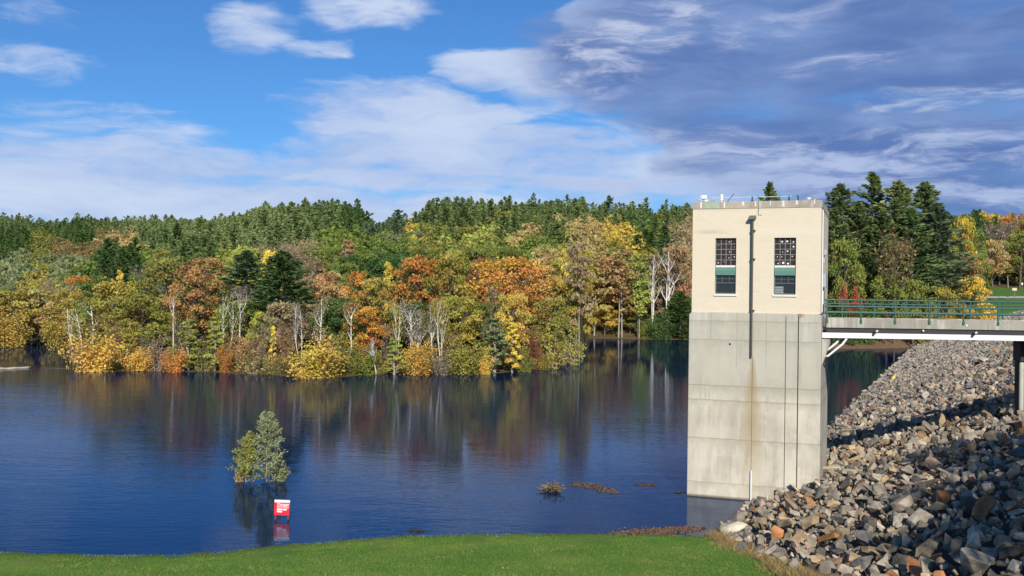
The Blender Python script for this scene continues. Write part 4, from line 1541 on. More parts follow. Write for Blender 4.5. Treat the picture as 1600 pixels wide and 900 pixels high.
for s in range(2): reg('sparsepine', talltree(640 + s, 1500, 2, .35, .15, .014), m_pale)

TREENAME = dict(broadleaf='broadleaf_tree', maple='broadleaf_tree', slim='broadleaf_tree', midleaf='broadleaf_tree', pine='pine_tree', bigpine='pine_tree', midpine='pine_tree', sparsepine='pine_tree',
                hemlock='hemlock_tree', birch='birch_tree', birch2='birch_tree', birch3='birch_tree', deadbirch='birch_tree', bush='bush', openbush='bush', bare='bare_tree', sapling='sapling', tall='slender_tree', tall2='slender_tree')
TREECAT = dict(bush='bush', openbush='bush', sapling='sapling')

TC = {'gold': (.47, .335, .04), 'yellow': (.60, .42, .05), 'olive': (.215, .215, .035), 'olive gold': (.35, .275, .04), 'orange': (.47, .225, .03), 'rust': (.34, .185, .055), 'brown': (.25, .175, .06),
      'tan': (.40, .285, .10), 'salmon': (.40, .235, .10), 'pinkish brown': (.31, .23, .115), 'maroon': (.22, .08, .035), 'red': (.45, .055, .03), 'green': (.085, .145, .03), 'dark green': (.028, .065, .020),
      'pine green': (.045, .095, .038), 'light pine green': (.075, .135, .058), 'blue-green': (.05, .105, .06), 'grey-green': (.165, .19, .095), 'yellow-green': (.28, .29, .045), 'grey-brown': (.24, .19, .125), 'grey': (.22, .19, .14)}
for k_ in TC:
    g_ = 1.75 if 'green' in k_ else 1.5
    l_ = sum(TC[k_]) / 3
    TC[k_] = tuple((v * .86 + l_ * .14) * g_ for v in TC[k_])
TC['pine green'] = (.235, .30, .11); TC['light pine green'] = (.31, .37, .145); TC['dark green'] = (.125, .20, .062); TC['blue-green'] = (.19, .26, .13); TC['green'] = (.25, .30, .07); TC['grey-green'] = (.29, .315, .145)
tr_r = random.Random(99)


def plant(kind, X, Y, z, height, width, colour, rz=None, tiltx=0.0, var=None):
    L = PR[kind]
    tm, cm, w = L[var % len(L)] if var is not None else tr_r.choice(L)
    root = empty(TREENAME[kind], (X, Y, z), tr_r.uniform(0, 6.28) if rz is None else rz)
    if tiltx: root.rotation_euler = (0, R(tiltx), 0)
    sx = width / w
    root.scale = (sx, sx, height)
    stem_n = 'stem' if kind in ('bush', 'openbush') else 'trunk'
    a = link(bpy.data.objects.new(stem_n, tm), root)
    c = link(bpy.data.objects.new('foliage' if kind in ('bush', 'openbush') else 'crown', cm), root)
    j = tr_r.uniform(.88, 1.12)
    c.color = (*[max(0, v * j * tr_r.uniform(.94, 1.06)) for v in TC[colour]], 1)
    return root


HERO = [
    # kind, px, Y, top y, width px, colour, label, (tilt)
    ('broadleaf', 14, 196, 452, 82, 'olive gold', 'golden brown tree at the far left edge of the left inlet'),
    ('broadleaf', 52, 198, 449, 66, 'tan', 'tan and gold tree overhanging the left inlet from its far bank'),
    ('pine', 62, 203, 460, 22, 'dark green', 'small dark conifer squeezed between the gold trees of the left inlet'),
    ('bare', 80, 207, 438, 52, 'pinkish brown', 'pinkish brown half bare tree behind the head of the left inlet'),
    ('broadleaf', 108, 186, 452, 70, 'olive gold', 'olive yellow tree at the right side of the left inlet'),
    ('broadleaf', 124, 215, 431, 42, 'orange', 'small orange crowned tree above the leaning birches on the left'),
    ('birch', 103, 200, 440, 30, 'grey-brown', 'pale stemmed birch behind the olive yellow inlet tree'),
    ('bush', 12, 191, 488, 66, 'gold', 'gold brown bush overhanging the water at the left picture edge'),
    ('bush', 78, 215, 512, 34, 'olive gold', 'small olive gold bush at the head of the left inlet'),
    ('bush', 104, 184, 480, 60, 'olive gold', 'large yellow olive bush at the right bank of the left inlet'),
    ('bush', 151, 137, 510, 78, 'yellow', 'yellow domed bush dipping in the water at the left end of the point'),
    ('birch2', 130, 147, 474, 60, 'olive gold', 'leaning white birch right above the yellow domed bush, left of a pair', -14),
    ('birch', 146, 149, 470, 50, 'brown', 'thin white birch above the yellow domed bush, right of a pair'),
    ('broadleaf', 182, 152, 438, 86, 'olive gold', 'yellow olive tree behind the left birches, taller than the domed bush'),
    ('slim', 188, 166, 423, 18, 'yellow', 'narrow golden spire of a tree above the yellow olive tree'),
    ('bare', 231, 165, 412, 66, 'grey', 'grey bare tree rising behind the green olive tree on the left shore'),
    ('broadleaf', 215, 149, 460, 84, 'olive', 'green olive tree with pale trunk at the left shore'),
    ('tall', 203, 141, 505, 30, 'olive gold', 'thin pale trunk by the water right of the yellow domed bush'),
    ('bush', 224, 139, 538, 50, 'yellow', 'small yellow bush on the waterline between domed bush and orange bush'),
    ('openbush', 246, 139, 520, 40, 'grey-brown', 'greyish twiggy bush on the waterline beside the small yellow bush'),
    ('broadleaf', 262, 160, 402, 80, 'olive', 'tall olive tree left of the orange brown trees'),
    ('broadleaf', 307, 152, 414, 82, 'rust', 'broad orange brown tree behind the two slim birches'),
    ('broadleaf', 326, 172, 402, 62, 'rust', 'rust red tree crown peeping above the orange brown tree'),
    ('birch', 273, 143, 455, 26, 'rust', 'slender reddish stemmed birch rising from the orange bush'),
    ('birch2', 300, 147, 484, 46, 'olive', 'white birch leaning left behind the yellow green spire bush', -9),
    ('slim', 295, 139, 500, 36, 'yellow-green', 'narrow yellow green tree standing right beside the orange bush'),
    ('bush', 275, 138, 542, 42, 'orange', 'orange bush on the waterline under the slender birch'),
    ('slim', 336, 139, 496, 34, 'yellow-green', 'yellow green young birch with thin pale stems at the waterline'),
    ('openbush', 318, 139, 530, 40, 'olive', 'low olive brushwood between the two yellow green saplings'),
    ('birch2', 353, 147, 452, 50, 'olive', 'white birch with widely forked limbs left of the blue green pine'),
    ('birch', 374, 144, 450, 36, 'grey-brown', 'straight white birch in front of the blue green pine'),
    ('bush', 353, 138, 535, 26, 'orange', 'small orange bush below the widely forked birch'),
    ('bush', 380, 140, 512, 52, 'salmon', 'salmon red bush at the foot of the straight white birch'),
    ('sapling', 398, 138, 505, 26, 'brown', 'brown leafless sapling just right of the salmon bush'),
    ('sapling', 414, 137, 500, 24, 'grey-brown', 'grey brown leafless sapling under the dark hemlock, left of the yellow spire'),
    ('slim', 427, 138, 510, 13, 'yellow', 'thin yellow spire sapling among the bare saplings under the hemlock'),
    ('sapling', 440, 137, 502, 28, 'salmon', 'reddish brown sapling just right of the yellow spire sapling'),
    ('sapling', 454, 136, 507, 28, 'brown', 'brown leafless sapling touching the big yellow bush'),
    ('openbush', 405, 137, 545, 44, 'tan', 'tan twiggy bush on the waterline right of the salmon bush'),
    ('openbush', 432, 136, 550, 40, 'olive gold', 'low olive gold brush under the bare saplings'),
    ('bigpine', 385, 160, 392, 84, 'blue-green', 'blue green pine standing left of the dark hemlock'),
    ('hemlock', 440, 153, 393, 104, 'dark green', 'dark green hemlock, the big conical tree in the shore row'),
    ('broadleaf', 423, 186, 390, 40, 'yellow', 'bright lemon yellow tree glowing between pine and dark hemlock'),
    ('bush', 500, 132.5, 528, 90, 'yellow', 'largest golden yellow bush, rounded, standing out in the water'),
    ('birch2', 471, 144, 470, 44, 'grey-brown', 'leaning white birch between dark hemlock and the largest yellow bush', -6),
    ('birch', 497, 141, 452, 40, 'pinkish brown', 'forked white birch straight above the largest yellow bush'),
    ('broadleaf', 518, 156, 424, 60, 'salmon', 'reddish brown tree behind the forked white birch'),
    ('bare', 488, 192, 398, 56, 'pinkish brown', 'pinkish grey bare tree right above the dark hemlock shoulder'),
    ('openbush', 528, 138, 505, 56, 'olive gold', 'thin olive gold brush right of the largest yellow bush'),
    ('slim', 545, 232, 376, 34, 'salmon', 'salmon coloured tall narrow tree on the lower slope'),
    ('birch', 552, 140, 474, 34, 'rust', 'crooked white birch with rust leaves left of the leaning white trunk'),
    ('broadleaf', 590, 151, 434, 72, 'olive gold', 'olive gold tree under the golden spire in the middle of the shore'),
    ('broadleaf', 574, 146, 480, 60, 'orange', 'low orange tree behind the leaning white trunk'),
    ('broadleaf', 560, 166, 424, 46, 'orange', 'small orange tree left above the olive gold tree'),
    ('deadbirch', 553, 196, 425, 34, 'grey-brown', 'bare white birch above the orange trees on the lower slope'),
    ('slim', 607, 166, 411, 26, 'gold', 'golden spire tree left of the orange and olive maples'),
    ('deadbirch', 590, 138, 522, 26, 'grey-brown', 'short broken white birch leaning left at the waterline', -12),
    ('bush', 568, 138, 540, 52, 'olive', 'olive green bush at the foot of the leaning white trunk'),
    ('slim', 617, 138, 530, 32, 'yellow-green', 'pale green young tree at the waterline under the birch trio'),
    ('birch2', 622, 142, 458, 36, 'olive gold', 'left birch of the white birch group in the middle of the shore'),
    ('birch3', 641, 142, 476, 50, 'grey-brown', 'many stemmed white birch in the middle of the shore group'),
    ('birch', 655, 143, 480, 24, 'olive', 'right hand thin white birch of the middle shore group'),
    ('birch', 679, 143, 464, 26, 'grey-brown', 'tall white birch, left of the pair right of the middle group', -3),
    ('birch2', 694, 142, 458, 40, 'olive gold', 'tall forked white birch, right of the pair right of the middle group'),
    ('bush', 655, 139, 528, 54, 'gold', 'gold bush below the middle birch group'),
    ('openbush', 690, 139, 545, 30, 'grey-brown', 'greyish brush at the foot of the tall birch pair'),
    ('bush', 730, 141, 530, 62, 'yellow-green', 'yellow green bush at the waterline right of the tall birch pair'),
    ('bush', 757, 142, 545, 30, 'yellow', 'small yellow bush touching the right side of the yellow green bush'),
    ('broadleaf', 655, 163, 400, 80, 'orange', 'orange and olive maple behind the middle birch group'),
    ('broadleaf', 704, 163, 394, 76, 'olive gold', 'olive gold maple behind the tall birch pair'),
    ('maple', 800, 168, 400, 138, 'orange', 'big spreading orange maple, the broadest crown on the shore'),
    ('broadleaf', 752, 176, 402, 44, 'maroon', 'dull maroon crown at the left shoulder of the big orange maple'),
    ('broadleaf', 800, 150, 458, 60, 'gold', 'golden tree in front of the big orange maple'),
    ('broadleaf', 720, 151, 462, 66, 'olive gold', 'olive gold tree right behind the tall birch pair'),
    ('bare', 765, 152, 452, 44, 'pinkish brown', 'pinkish bare tree under the left side of the big orange maple'),
    ('slim', 773, 144, 498, 46, 'grey-green', 'grey green willowy tree at the waterline under the big orange maple'),
    ('broadleaf', 862, 160, 468, 60, 'olive', 'green and yellow tree low under the right side of the orange maple'),
    ('slim', 801, 146, 505, 30, 'yellow', 'narrow yellow tree just right of the grey green willowy tree'),
    ('bush', 834, 152, 516, 24, 'maroon', 'small crimson bush under the big orange maple'),
    ('openbush', 858, 156, 506, 56, 'olive gold', 'loose olive gold bush right of the crimson bush'),
    ('openbush', 893, 165, 510, 44, 'yellow-green', 'pale twiggy bush at the right tip of the point'),
    ('bush', 815, 147, 540, 40, 'olive', 'low olive bush at the waterline beneath the crimson bush'),
    ('bush', 845, 153, 548, 36, 'olive gold', 'low olive gold bush at the waterline below the loose bush'),
    ('slim', 882, 186, 391, 22, 'gold', 'bright golden spire right of the big orange maple'),
    ('broadleaf', 887, 192, 418, 32, 'green', 'small green tree beneath the bright golden spire'),
    ('broadleaf', 886, 176, 438, 52, 'olive gold', 'olive gold tree at the right end of the point'),
    ('tall', 908, 173, 382, 44, 'pinkish brown', 'tall pale trunked tree at the tip of the point'),
    ('tall', 900, 174, 420, 28, 'olive', 'second thin trunk beside the tall pale trunked tree on the point'),
    # across the narrow inlet, left of the tower
    ('tall', 930, 274, 398, 56, 'tan', 'slender tree across the narrow inlet, nearest the point'),
    ('tall2', 968, 270, 393, 56, 'tan', 'slender tan tree with two pale trunks across the narrow inlet'),
    ('sparsepine', 999, 270, 398, 40, 'yellow-green', 'sparse yellow green pine with two pale trunks across the narrow inlet'),
    ('deadbirch', 1022, 274, 386, 40, 'grey-brown', 'bare white birch left of a pale twin across the narrow inlet'),
    ('deadbirch', 1043, 275, 380, 48, 'pinkish brown', 'bare pale birch right of its white twin, close to the tower'),
    ('broadleaf', 1062, 279, 383, 46, 'salmon', 'salmon tan tree partly hidden by the left edge of the tower'),
    ('bush', 1030, 269, 490, 46, 'dark green', 'dark green bush at the waterline under the bare white birch'),
    ('hemlock', 1062, 272, 455, 56, 'dark green', 'dark green young conifer at the waterline touching the tower edge'),
    ('broadleaf', 945, 273, 476, 46, 'gold', 'low gold brown tree in shade under the slender trees'),
    ('broadleaf', 984, 274, 485, 36, 'olive', 'low olive tree between the slender trunks across the inlet'),
    ('bush', 1008, 271, 500, 30, 'green', 'low green bush under the sparse yellow green pine'),
    ('broadleaf', 950, 286, 400, 70, 'rust', 'rusty brown tree filling in behind the slender tan trees'),
    ('broadleaf', 1012, 290, 395, 56, 'brown', 'brown tree behind the sparse yellow green pine'),
    # right of the tower
    ('bigpine', 1201, 268, 286, 60, 'pine green', 'pine top showing above the tower roof'),
    ('bigpine', 1316, 262, 288, 74, 'pine green', 'tall pine close to the right side of the tower'),
    ('bigpine', 1362, 268, 271, 78, 'pine green', 'tallest pine right of the tower with a tufted top'),
    ('bigpine', 1400, 262, 284, 84, 'light pine green', 'tall pine in the middle of the stand right of the tower'),
    ('bigpine', 1443, 265, 286, 78, 'pine green', 'tufted pine at the right of the tall stand'),
    ('bigpine', 1465, 258, 318, 74, 'blue-green', 'full skirted pine at the right edge of the tall stand'),
    ('bigpine', 1340, 258, 318, 70, 'pine green', 'lower pine in front of the tallest pine right of the tower'),
    ('bigpine', 1425, 255, 325, 74, 'pine green', 'lower full pine in front of the tufted pine'),
    ('bigpine', 1378, 256, 330, 66, 'pine green', 'shadowed lower pine in the middle of the tall stand'),
    ('bigpine', 1303, 256, 325, 60, 'pine green', 'lower pine partly behind the right wall of the tower'),
    ('broadleaf', 1323, 243, 374, 58, 'olive', 'olive tree with yellow tints low in front of the pines by the tower'),
    ('bush', 1328, 238, 446, 34, 'red', 'bright red bush behind the railing near the tower'),
    ('bare', 1399, 240, 374, 62, 'brown', 'sparse grey limbed tree in front of the dark pines'),
    ('broadleaf', 1385, 239, 430, 60, 'olive', 'low olive tree at the foot of the sparse grey limbed tree'),
    ('broadleaf', 1428, 241, 436, 54, 'olive', 'low dull green tree behind the railing under the pines'),
    ('broadleaf', 1474, 247, 448, 50, 'olive gold', 'yellowish low tree at the foot of the full skirted pine'),
    ('bush', 1322, 235.5, 467, 50, 'dark green', 'dark green bush right below the bright red bush'),
    ('bush', 1352, 238, 462, 50, 'dark green', 'dark green bush behind the railing right of the red bush'),
    ('bush', 1450, 246, 470, 46, 'green', 'green bush behind the railing below the tall stand'),
    ('bush', 1303, 236, 470, 36, 'dark green', 'dark green bush next to the tower behind the railing'),
    ('broadleaf', 1504, 275, 340, 52, 'gold', 'gold topped tree right of the tall pine stand'),
    ('broadleaf', 1527, 277, 358, 40, 'green', 'green tree between the gold topped and the tan trees'),
    ('broadleaf', 1510, 266, 400, 56, 'brown', 'brown tree below the gold topped tree'),
    ('broadleaf', 1519, 262, 432, 62, 'gold', 'amber low tree at the left end of the far lawn'),
    ('broadleaf', 1552, 392, 375, 48, 'tan', 'tan tree at the back of the far lawn'),
    ('broadleaf', 1594, 394, 362, 50, 'olive', 'dark olive tree at the right end of the far lawn'),
    ('bare', 1562, 402, 350, 58, 'grey-brown', 'purplish grey bare tree above the far lawn'),
    ('tall', 1576, 393, 392, 30, 'brown', 'thin pale trunked tree at the back of the far lawn'),
    ('broadleaf', 1535, 396, 420, 36, 'olive', 'small olive tree between amber and tan trees by the lawn'),
    ('broadleaf', 1612, 396, 345, 40, 'rust', 'rusty crown at the right picture edge above the far lawn'),
]

sky_b = np.full(500, 2000.0)        # canopy line met so far, by 4 px columns from px -100
heroes = []
for h in HERO:
    kind, px, Y, ty, wpx, colr, lab = h[:7]
    Y0 = float(ys(px))
    P = at(px, ty, Y)
    z = float(terr(P[0], Y))
    if Y - Y0 < 5: z = min(z, -.25)
    hgt = P[2] - z
    wid = wpx * Y / F * (1.35 if kind == 'bigpine' else 1.2 if kind == 'hemlock' else 1.08)
    o = plant(kind, P[0], Y, z - .1, hgt + .1, wid, colr, tiltx=h[7] if len(h) > 7 else 0.0)
    tag(o, lab, TREECAT.get(kind, 'tree'), 'trees and bushes along the shore')
    heroes.append((px, Y, wpx))

# low brush that fills the waterline of the point between the named bushes
br_r = random.Random(13)
bz = defaultdict(list)
BZON = [(110, 205, 'by the yellow domed bush'), (205, 300, 'by the orange bush'), (300, 395, 'by the straight white birch'), (395, 460, 'under the dark hemlock'), (460, 560, 'by the largest yellow bush'),
        (560, 620, 'by the leaning white trunk'), (620, 680, 'by the middle birch group'), (680, 770, 'by the tall birch pair'), (770, 840, 'by the crimson bush'), (840, 915, 'at the tip of the point')]
for k in range(66):
    px = 122 + (900 - 122) * (k + br_r.uniform(.1, .9)) / 66
    Y = float(ys(px)) + br_r.uniform(.8, 8)
    kind = br_r.choice(['openbush', 'openbush', 'sapling', 'bush', 'sapling'])
    colr = br_r.choice(['brown', 'tan', 'olive gold', 'grey-brown', 'olive', 'salmon', 'rust', 'yellow-green'])
    hgt = br_r.uniform(2.2, 4.2) if kind != 'sapling' else br_r.uniform(4.5, 7.5)
    P = at(px, 500, Y)
    o = plant(kind, P[0], Y, float(terr(P[0], Y)) - .2, hgt, hgt * (br_r.uniform(.9, 1.3) if kind != 'sapling' else .4), colr)
    tag(o, None, TREECAT[kind], 'brush along the waterline')
    bz[({'openbush': 'thin', 'bush': 'dense', 'sapling': 'tall'}[kind], colr, TREECAT[kind], next(z[2] for z in BZON if z[0] <= px < z[1]))].append((px, o))
for key, L in bz.items():
    L.sort(key=lambda a: a[0])
    for k, (_, o) in enumerate(L):
        o['label'] = f'{key[0]} {key[1]} {key[2]} at the waterline {key[3]}{ordn(k, len(L))}'

# ------------------------------------------------------------------ hillside woods
SAMP = [  # px, py, conifer?, colour
    (-80, 350, 1, 'pine green'), (0, 350, 1, 'pine green'), (50, 345, 1, 'pine green'), (100, 340, 1, 'pine green'), (160, 345, 1, 'pine green'), (230, 347, 1, 'light pine green'), (310, 346, 1, 'pine green'), (60, 372, 0, 'olive'), (20, 375, 1, 'dark green'), (150, 372, 0, 'brown'), (108, 385, 0, 'brown'),
    (115, 365, 1, 'dark green'), (30, 402, 0, 'grey-green'), (100, 402, 0, 'grey-green'), (190, 378, 0, 'tan'), (250, 370, 1, 'pine green'), (300, 360, 1, 'light pine green'), (20, 432, 0, 'grey-green'), (90, 420, 0, 'grey-green'), (60, 395, 0, 'olive'), (150, 418, 0, 'green'), (60, 440, 0, 'olive gold'),
    (190, 412, 1, 'dark green'), (222, 400, 0, 'green'), (270, 392, 0, 'olive'), (300, 402, 1, 'pine green'), (350, 352, 1, 'light pine green'), (420, 338, 1, 'light pine green'), (500, 328, 1, 'pine green'), (550, 332, 1, 'dark green'), (380, 372, 1, 'light pine green'), (450, 362, 1, 'light pine green'),
    (520, 368, 0, 'green'), (300, 388, 0, 'olive gold'), (360, 392, 0, 'yellow-green'), (330, 375, 1, 'light pine green'), (478, 392, 0, 'pinkish brown'), (505, 385, 0, 'green'), (560, 380, 0, 'green'), (600, 374, 0, 'green'), (622, 362, 0, 'grey-green'), (592, 400, 0, 'dark green'), (640, 396, 0, 'dark green'), (630, 385, 0, 'green'),
    (640, 330, 1, 'pine green'), (660, 330, 1, 'pine green'), (690, 332, 1, 'pine green'), (637, 350, 0, 'gold'), (680, 352, 0, 'olive'), (610, 352, 1, 'blue-green'), (720, 315, 1, 'pine green'), (760, 315, 1, 'pine green'), (810, 315, 1, 'pine green'), (860, 315, 1, 'pine green'), (910, 318, 1, 'pine green'),
    (955, 325, 1, 'pine green'), (720, 345, 1, 'pine green'), (690, 377, 0, 'yellow-green'), (670, 380, 0, 'olive'), (755, 368, 0, 'yellow-green'), (725, 372, 0, 'olive'), (785, 332, 0, 'olive'), (815, 358, 0, 'tan'), (800, 345, 1, 'pine green'), (845, 362, 0, 'olive'), (870, 350, 1, 'pine green'), (760, 388, 0, 'olive'), (780, 392, 0, 'green'),
    (830, 382, 0, 'green'), (880, 376, 0, 'green'), (920, 362, 0, 'tan'), (960, 352, 0, 'gold'), (1000, 345, 0, 'dark green'), (985, 332, 1, 'pine green'), (900, 350, 0, 'tan'), (1030, 352, 0, 'olive'), (1065, 345, 0, 'pinkish brown'), (930, 386, 0, 'tan'), (990, 372, 0, 'gold'), (960, 382, 0, 'olive'), (1022, 372, 1, 'dark green'),
    (1055, 330, 1, 'pine green'), (1062, 372, 0, 'pinkish brown'), (850, 395, 0, 'tan'), (910, 400, 0, 'olive gold'), (1100, 330, 0, 'brown'), (1300, 330, 0, 'olive'), (1490, 322, 0, 'olive'), (1530, 318, 0, 'olive'), (1560, 312, 0, 'green'), (1595, 316, 0, 'green'), (1550, 335, 0, 'gold'), (1590, 340, 0, 'rust'), (1518, 335, 0, 'olive'),
    (1560, 358, 0, 'grey-brown'), (1530, 350, 1, 'dark green'), (1600, 365, 0, 'olive'), (1650, 330, 0, 'olive'), (1580, 330, 0, 'orange'), (1575, 322, 0, 'brown'), (1640, 360, 0, 'rust')]
SA = np.array([(s[0], s[1] * 1.6) for s in SAMP], float)

rg = np.random.default_rng(77)
cand = []
for (ya, yb, sp) in ((138, 215, 4.8), (215, 340, 5.3), (340, 620, 6.2), (620, 980, 8.2)):
    Yl = np.arange(ya, yb, sp * .87)
    for k, yv in enumerate(Yl):
        xl = np.arange(-.66 * yv, .66 * yv, sp) + (k % 2) * sp / 2
        x = xl + rg.normal(0, sp * .36, len(xl)); y = yv + rg.normal(0, sp * .36, len(xl))
        cand += list(zip(x, y))
cand = np.array(cand)
pxc = 800 + F * cand[:, 0] / cand[:, 1]
zc = terr(cand[:, 0], cand[:, 1])
dsh = cand[:, 1] - ys(pxc)
keep = (dsh > 7) & (zc > .3) & (pxc > -170) & (pxc < 1790)
keep &= ~((pxc > 1470) & (cand[:, 1] < 398))          # the far lawn
keep &= ~((pxc > 1260) & (pxc <= 1470) & (cand[:, 1] < 250))
keep &= ~((pxc > 1478) & (dam_s(cand[:, 0], cand[:, 1]) > -12) & (cand[:, 1] < 300))
cand = cand[keep]; zc = zc[keep]; pxc = pxc[keep]; dsh = dsh[keep]
order = np.argsort(cand[:, 1])
line = np.full(520, 2000.0)


def sl(px, w):
    a = int(np.clip((px - w / 2 + 200) // 4, 0, 518)); b_ = int(np.clip((px + w / 2 + 200) // 4 + 1, a + 1, 520))
    return slice(a, b_)


for px, Y, w in heroes:
    pass
hero_occ = [(px, Y, w) for px, Y, w in heroes]
fill = []
SKY_CONIFER = [(-200, 330), (395, 565), (700, 970)]
for i in order:
    X, Y = cand[i]; z = zc[i]
    # do not stand inside a named shore tree
    if any(abs(px - pxc[i]) < w * .35 and abs(Yh - Y) < 4 for px, Yh, w in hero_occ): continue
    base_px, base_py = proj((X, Y, z))
    t_px, t_py = proj((X, Y, z + 11.5))
    dist = np.hypot(SA[:, 0] - t_px - rg.normal(0, 10), SA[:, 1] - t_py * 1.6 - rg.normal(0, 9))
    s = SAMP[int(np.argmin(dist))]
    conif, colr = s[2], s[3]
    if dsh[i] < 60 and conif and t_px < 1250 and rg.random() < .7: conif, colr = 0, rg.choice(['olive', 'olive gold', 'green', 'brown', 'gold'])
    hgt = rg.uniform(10.5, 16.5) + (3 if rg.random() < .12 else 0) if conif else rg.uniform(8.2, 13)
    if Y < 200 and t_px < 915: hgt *= .75
    if t_px > 1470: hgt *= 1.05
    wid = hgt * (rg.uniform(.38, .60) if conif else rg.uniform(.60, .85))
    w = wid / Y * F
    tpx, tpy = proj((X, Y, z + hgt))
    s_ = sl(tpx, w * .8)
    vis = float(np.mean(np.clip(line[s_], 0, 700)) - tpy)
    if vis < -9: continue
    line[s_] = np.minimum(line[s_], tpy + (base_py - tpy) * .28)
    expo = max(0, min(vis, (hgt / Y * F))) * w
    hid = 1085 < tpx < 1285 and tpy > 300
    infr = -5 < tpx < 1605
    fill.append(dict(X=X, Y=Y, z=z, h=hgt, w=wid, con=conif, col=colr, px=tpx, py=tpy, e=expo if infr and not hid else -1))

fill.sort(key=lambda f: -f['e'])
IND_C = [f for f in fill if f['con'] and f['e'] > 0][:150]
IND_B = [f for f in fill if not f['con'] and f['e'] > 0][:190]
ind = IND_C + IND_B
ids = set(id(f) for f in ind)
ZON = [(-200, 110, 'above the left inlet'), (110, 250, 'above the leaning left birches'), (250, 345, 'above the orange brown shore trees'), (345, 480, 'above the dark hemlock'), (480, 570, 'below the left skyline shoulder'),
       (570, 700, 'under the skyline gap'), (700, 790, 'left above the big orange maple'), (790, 890, 'right above the big orange maple'), (890, 990, 'above the narrow inlet'), (990, 1290, 'beside the left tower edge'), (1290, 1480, 'behind the pine stand'), (1480, 1800, 'above the far lawn')]


def zone_t(px, py, Y):
    zn = next(z[2] for z in ZON if z[0] <= px < z[1])
    lo, hi = (325, 400)
    sk = np.interp(px, [0, 200, 400, 560, 590, 690, 710, 950, 1080, 1480, 1600], [345, 348, 335, 325, 355, 330, 305, 318, 330, 320, 315])
    rr_ = (py - sk) / (430 - sk)
    row_ = 'on skyline' if rr_ < .12 else 'high slope' if rr_ < .38 else 'mid slope' if rr_ < .68 else 'low slope'
    return row_ + ' ' + zn


cells = defaultdict(list)
for f in ind:
    con = f['con']
    near = f['Y'] < 260
    kind = ('pine' if near else 'midpine') if con else ('broadleaf' if near else 'midleaf')
    if not con and f['col'] in ('pinkish brown', 'grey-brown') and rg.random() < .5: kind = 'bare'
    o = plant(kind, f['X'], f['Y'], f['z'] - .15, f['h'], f['w'], f['col'])
    sz = 'small' if f['h'] < (14 if con else 10.6) else 'tall'
    typ = {'pine_tree': 'pine', 'broadleaf_tree': 'broadleaf tree', 'bare_tree': 'bare tree'}[TREENAME[kind]]
    tag(o, None, 'tree', 'pines on the hillside' if con else 'broadleaf trees on the hillside')
    cells[(sz, f['col'], typ, zone_t(f['px'], f['py'], f['Y']))].append((f['px'], o))
for key, L in cells.items():
    L.sort(key=lambda a: a[0])
    for k, (_, o) in enumerate(L):
        sz, c_, typ, zn = key
        c2 = c_ + ' ' if not (typ == 'pine' and 'pine' in c_) else c_.replace('pine ', '') + ' '
        if c2 == 'green ' and typ == 'pine': c2 = 'mid green '
        o['label'] = f'{sz} {c2}{typ} {zn}{ordn(k, len(L))}'

# everything farther or smaller: one mass of woods
LOWT = {0: [broadleaf(700 + s, 330, .043, .40, .16, 13, wood=False) for s in range(5)], 1: [pine(720 + s, 14, 5, 6, .26, .12, (.085, .021), .42, wood=False, cone=(.55, .7, .85, 1.0, .65)[s]) for s in range(5)]}
Vs, ti, hu, co_ = [], [], [], []
for f in fill:
    if id(f) in ids: continue
    V, t_, h_, _ = LOWT[f['con']][rg.integers(0, len(LOWT[f['con']]))]
    a = rg.uniform(0, 6.28); c, s = math.cos(a), math.sin(a)
    k = f['w'] / (.80 if not f['con'] else .5)
    Vr = np.stack([(V[:, 0] * c - V[:, 1] * s) * k, (V[:, 0] * s + V[:, 1] * c) * k, V[:, 2] * f['h']], -1) + (f['X'], f['Y'], f['z'] - .2)
    Vs.append(Vr); ti.append(t_); hu.append(h_)
    colr = np.array(TC[f['col']]) * rg.uniform(.85, 1.15)
    co_.append(np.repeat(colr[None], len(t_), 0))
V = np.concatenate(Vs); n = len(V) // 4
woods = obj('woods', np_mesh('woods', V, [np.arange(4 * n).reshape(n, 4)], [m_leaf_far], {'tint': np.concatenate(ti), 'hue': np.concatenate(hu), 'col': np.concatenate(co_)}))
tag(woods, 'mixed autumn woods covering the far hillsides', None, None, 'stuff')
print('fill', len(fill), 'ind', len(ind), 'far quads', n)

# ------------------------------------------------------------------ flooded young trees near the bank
def young(seed, h, nleaf, size, rx):
    rg = np.random.default_rng(seed)
    wd = Wood(); C = []; tn = []; hu_ = []
    tr = bend(rg, (0, 0, -1.6), (rg.normal(0, .1), rg.normal(0, .1), h * .97), 10, .012)
    wd.add(tr, np.linspace(.05, .010, 10), 7)
    nb = 58
    for i in range(nb):
        z = h * (.0 + .96 * (i / nb) ** .9)
        a = i * 2.4 + rg.uniform(-.5, .5)
        L = rx * (1.0 - .86 * (z / h) ** 1.7) * rg.uniform(.5, 1.12)
        b0_ = np.array([np.interp(z, tr[:, 2], tr[:, 0]), np.interp(z, tr[:, 2], tr[:, 1]), z])
        e = b0_ + np.array([math.cos(a) * L, math.sin(a) * L, L * rg.uniform(.35, 1.0)])
        B = bend(rg, b0_, e, 5, .06, .08); wd.add(B, np.linspace(.013, .003, 5), 4)
        n_ = nleaf // nb
        t = rg.uniform(.2, 1.08, n_)
        C.append(b0_ + (e - b0_) * t[:, None] + rg.normal(0, .075, (n_, 3)))
        tn.append(np.clip(rg.uniform(.3, .7) + rg.normal(0, .22, n_), 0, 1)); hu_.append(rg.normal(0, 1.0, n_) + rg.normal(0, .5))
    C = np.concatenate(C)
    tn = np.concatenate(tn); hu_ = np.concatenate(hu_)
    ok = C[:, 2] > .02
    return leaf_quads(rg, C[ok], size), tn[ok], hu_[ok], wd


